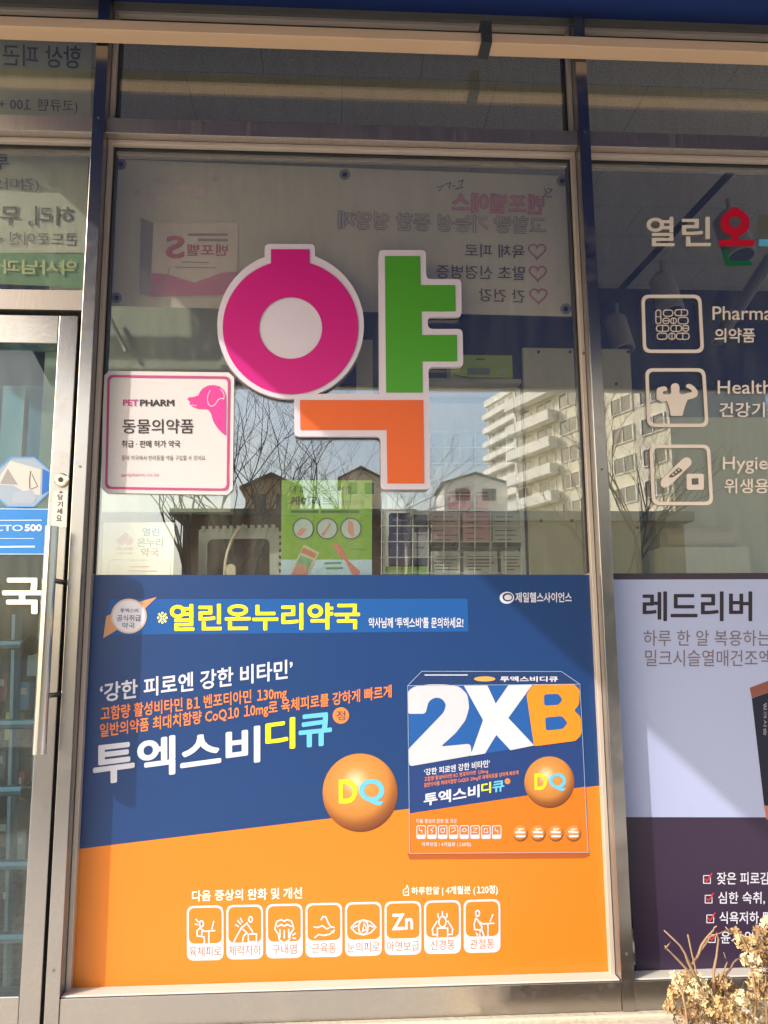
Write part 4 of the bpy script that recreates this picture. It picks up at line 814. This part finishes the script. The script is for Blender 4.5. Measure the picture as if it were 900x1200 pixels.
GB = ((790, -6, (120, 40, 60), 'dark red box behind the door ladder'), (835, 7, (190, 180, 60), 'yellow box behind the door ladder'), (800, 20, (60, 110, 150), 'blue box behind the door ladder'), (760, 33, (170, 170, 165), 'pale grey box behind the door ladder'),
      (880, -8, (60, 70, 96), 'navy box low behind the door ladder'), (905, 14, (150, 60, 52), 'brick red box low behind the door ladder'), (960, -4, (96, 84, 70), 'brown box under the navy box behind the door'), (975, 16, (150, 150, 140), 'grey white box under the brick red box behind the door'), (1040, 2, (70, 40, 44), 'dark maroon box near the foot of the door'))
for k, (v, u, cl, lb_) in enumerate(GB):
    gk = thing('goods_box', lb_, 'box', 'boxes behind the door'); box('carton', mat('goods_%d' % k, S(*cl), .5, var=.15), gk, *pbox(u, v, u+13, v+32, .90, .06), bevel=.001)
    MB().poly([(u+1.5, v+6), (u+11, v+6), (u+11, v+14), (u+1.5, v+14)], .8994).build('label_patch', mat('goods_label', S(170, 166, 160), .5), gk)
# ---------------------------------------------------------------- dried hydrangea in front
random.seed(9)
hy = thing('dried_hydrangea', 'dry tan hydrangea with bare twigs in front of the right poster', 'plant')
TW = mat('dry_twig', S(140, 114, 88), .8, var=.25, vscale=30); PT = [mat('dry_petal_%d' % k, S(*c_), .85, var=.25, vscale=70) for k, c_ in enumerate(((198, 174, 128), (170, 142, 100), (208, 188, 150), (140, 112, 78)))]
HY = -.42
def hp2(u, v, Y=HY): return at(u, v, Y)
def twig(pts, r=.0036):
    o_ = random.uniform(-.05, .05); P = []
    for k in range(len(pts)-1):
        for t in (0, .5):
            P.append(hp2(pts[k][0]*(1-t)+pts[k+1][0]*t+random.uniform(-1.5, 1.5)*(t > 0), pts[k][1]*(1-t)+pts[k+1][1]*t, HY+o_+random.uniform(-.008, .008)))
    P.append(hp2(*pts[-1], HY+o_)); MB().tube(P, [r*(1-.6*k/(len(P)-1))*random.uniform(.85, 1.2) for k in range(len(P))], 6).build('stem', TW, hy, smooth=True)
for L in ([(838,1240),(832,1190),(815,1135),(806,1095)], [(828,1180),(810,1142),(786,1116),(779,1108)], [(822,1155),(806,1126),(797,1108),(778,1090)], [(812,1130),(822,1108),(836,1090),(840,1085)], [(818,1118),(832,1098),(853,1089)], [(838,1190),(836,1140),(842,1100),(840,1094)], [(846,1170),(850,1142),(860,1128),(868,1122)], [(882,1250),(886,1170),(880,1120),(862,1088)], [(886,1150),(894,1105),(904,1070)], [(862,1250),(858,1200),(850,1160),(842,1142)], [(842,1152),(852,1128),(848,1116)], [(798,1250),(806,1205),(800,1165),(790,1148)], [(900,1250),(898,1190),(897,1130)], [(820,1250),(822,1210),(834,1170)], [(872,1250),(872,1205),(866,1172),(872,1150)], [(780,1112),(786,1104)], [(858,1094),(850,1086)], [(810,1240),(792,1196),(782,1176)]): twig(L, .0019+.0011*(len(L) > 3))
def head(u, v, r, n_):
    m = MB(); c = hp2(u, v, HY+random.uniform(-.05, .06)); s = (hp2(u+1, v)-hp2(u, v)).length
    for k in range(n_):
        d = Vector((random.gauss(0, 1), random.gauss(0, 1), random.gauss(0, 1))).normalized(); p = c+d*r*s*random.uniform(.55, 1.1)
        n1 = (d+Vector((random.gauss(0, .4), random.gauss(0, .4), random.gauss(0, .4)))).normalized(); a = n1.orthogonal().normalized(); b = n1.cross(a); ph_ = random.random()*6.28; e = random.uniform(.005, .0092)
        for j in range(4):
            an = ph_+j*1.57+random.uniform(-.2, .2); t = a*math.cos(an)+b*math.sin(an); t2 = n1.cross(t); cu = random.uniform(-.5, .6)
            L_, T_, R_ = p+t*e*.6+t2*e*.42+n1*e*(cu*.3+.15), p+t*e*1.15+n1*e*cu, p+t*e*.6-t2*e*.42+n1*e*(cu*.3+.15); M_ = p+t*e*.62+n1*e*(cu*.3-.05)
            m.face([p, M_, L_]); m.face([M_, T_, L_]); m.face([p, R_, M_]); m.face([M_, R_, T_])
    return m.build('flower_head', random.choice(PT), hy)
for u, v, r, n_ in ((796,1150,9,13),(808,1146,10,15),(820,1158,11,17),(806,1166,11,16),(790,1164,8,11),(830,1176,12,18),(812,1184,12,18),(838,1160,8,11),(848,1176,11,16),(846,1194,11,16),(826,1200,11,15),(800,1196,10,13),(868,1172,9,12),(864,1192,11,16),(850,1150,7,9),(840,1146,6,7),(892,1096,9,13),(882,1108,9,12),(897,1114,10,14),(880,1126,10,14),(894,1136,10,14),(886,1150,9,12),(899,1160,11,15),(884,1174,10,13),(894,1190,11,15),(878,1198,10,13),(862,1094,5,6),(869,1104,6,8),(899,1082,6,8),(858,1158,5,6),(786,1180,6,8),(905,1120,10,14),(908,1180,12,16)): head(u, v, r, int(n_*1.9))
plt = thing('planter', 'long stone planter under the shop window', 'planter')
pz1 = at(800, 1290, HY).z
PLM = MATS['concrete']
box('wall', PLM, plt, .9, 3.4, -.72, -.66, GZ+.002, pz1); box('wall', PLM, plt, .9, 3.4, -.14, -.085, GZ+.002, pz1); box('end_wall', PLM, plt, .9, .96, -.6595, -.1405, GZ+.002, pz1)
box('soil', mat('soil', (.09,.065,.045,1), .95, bump=.6, bscale=40), plt, .9605, 3.39, -.6595, -.1405, GZ+.002, pz1-.05)
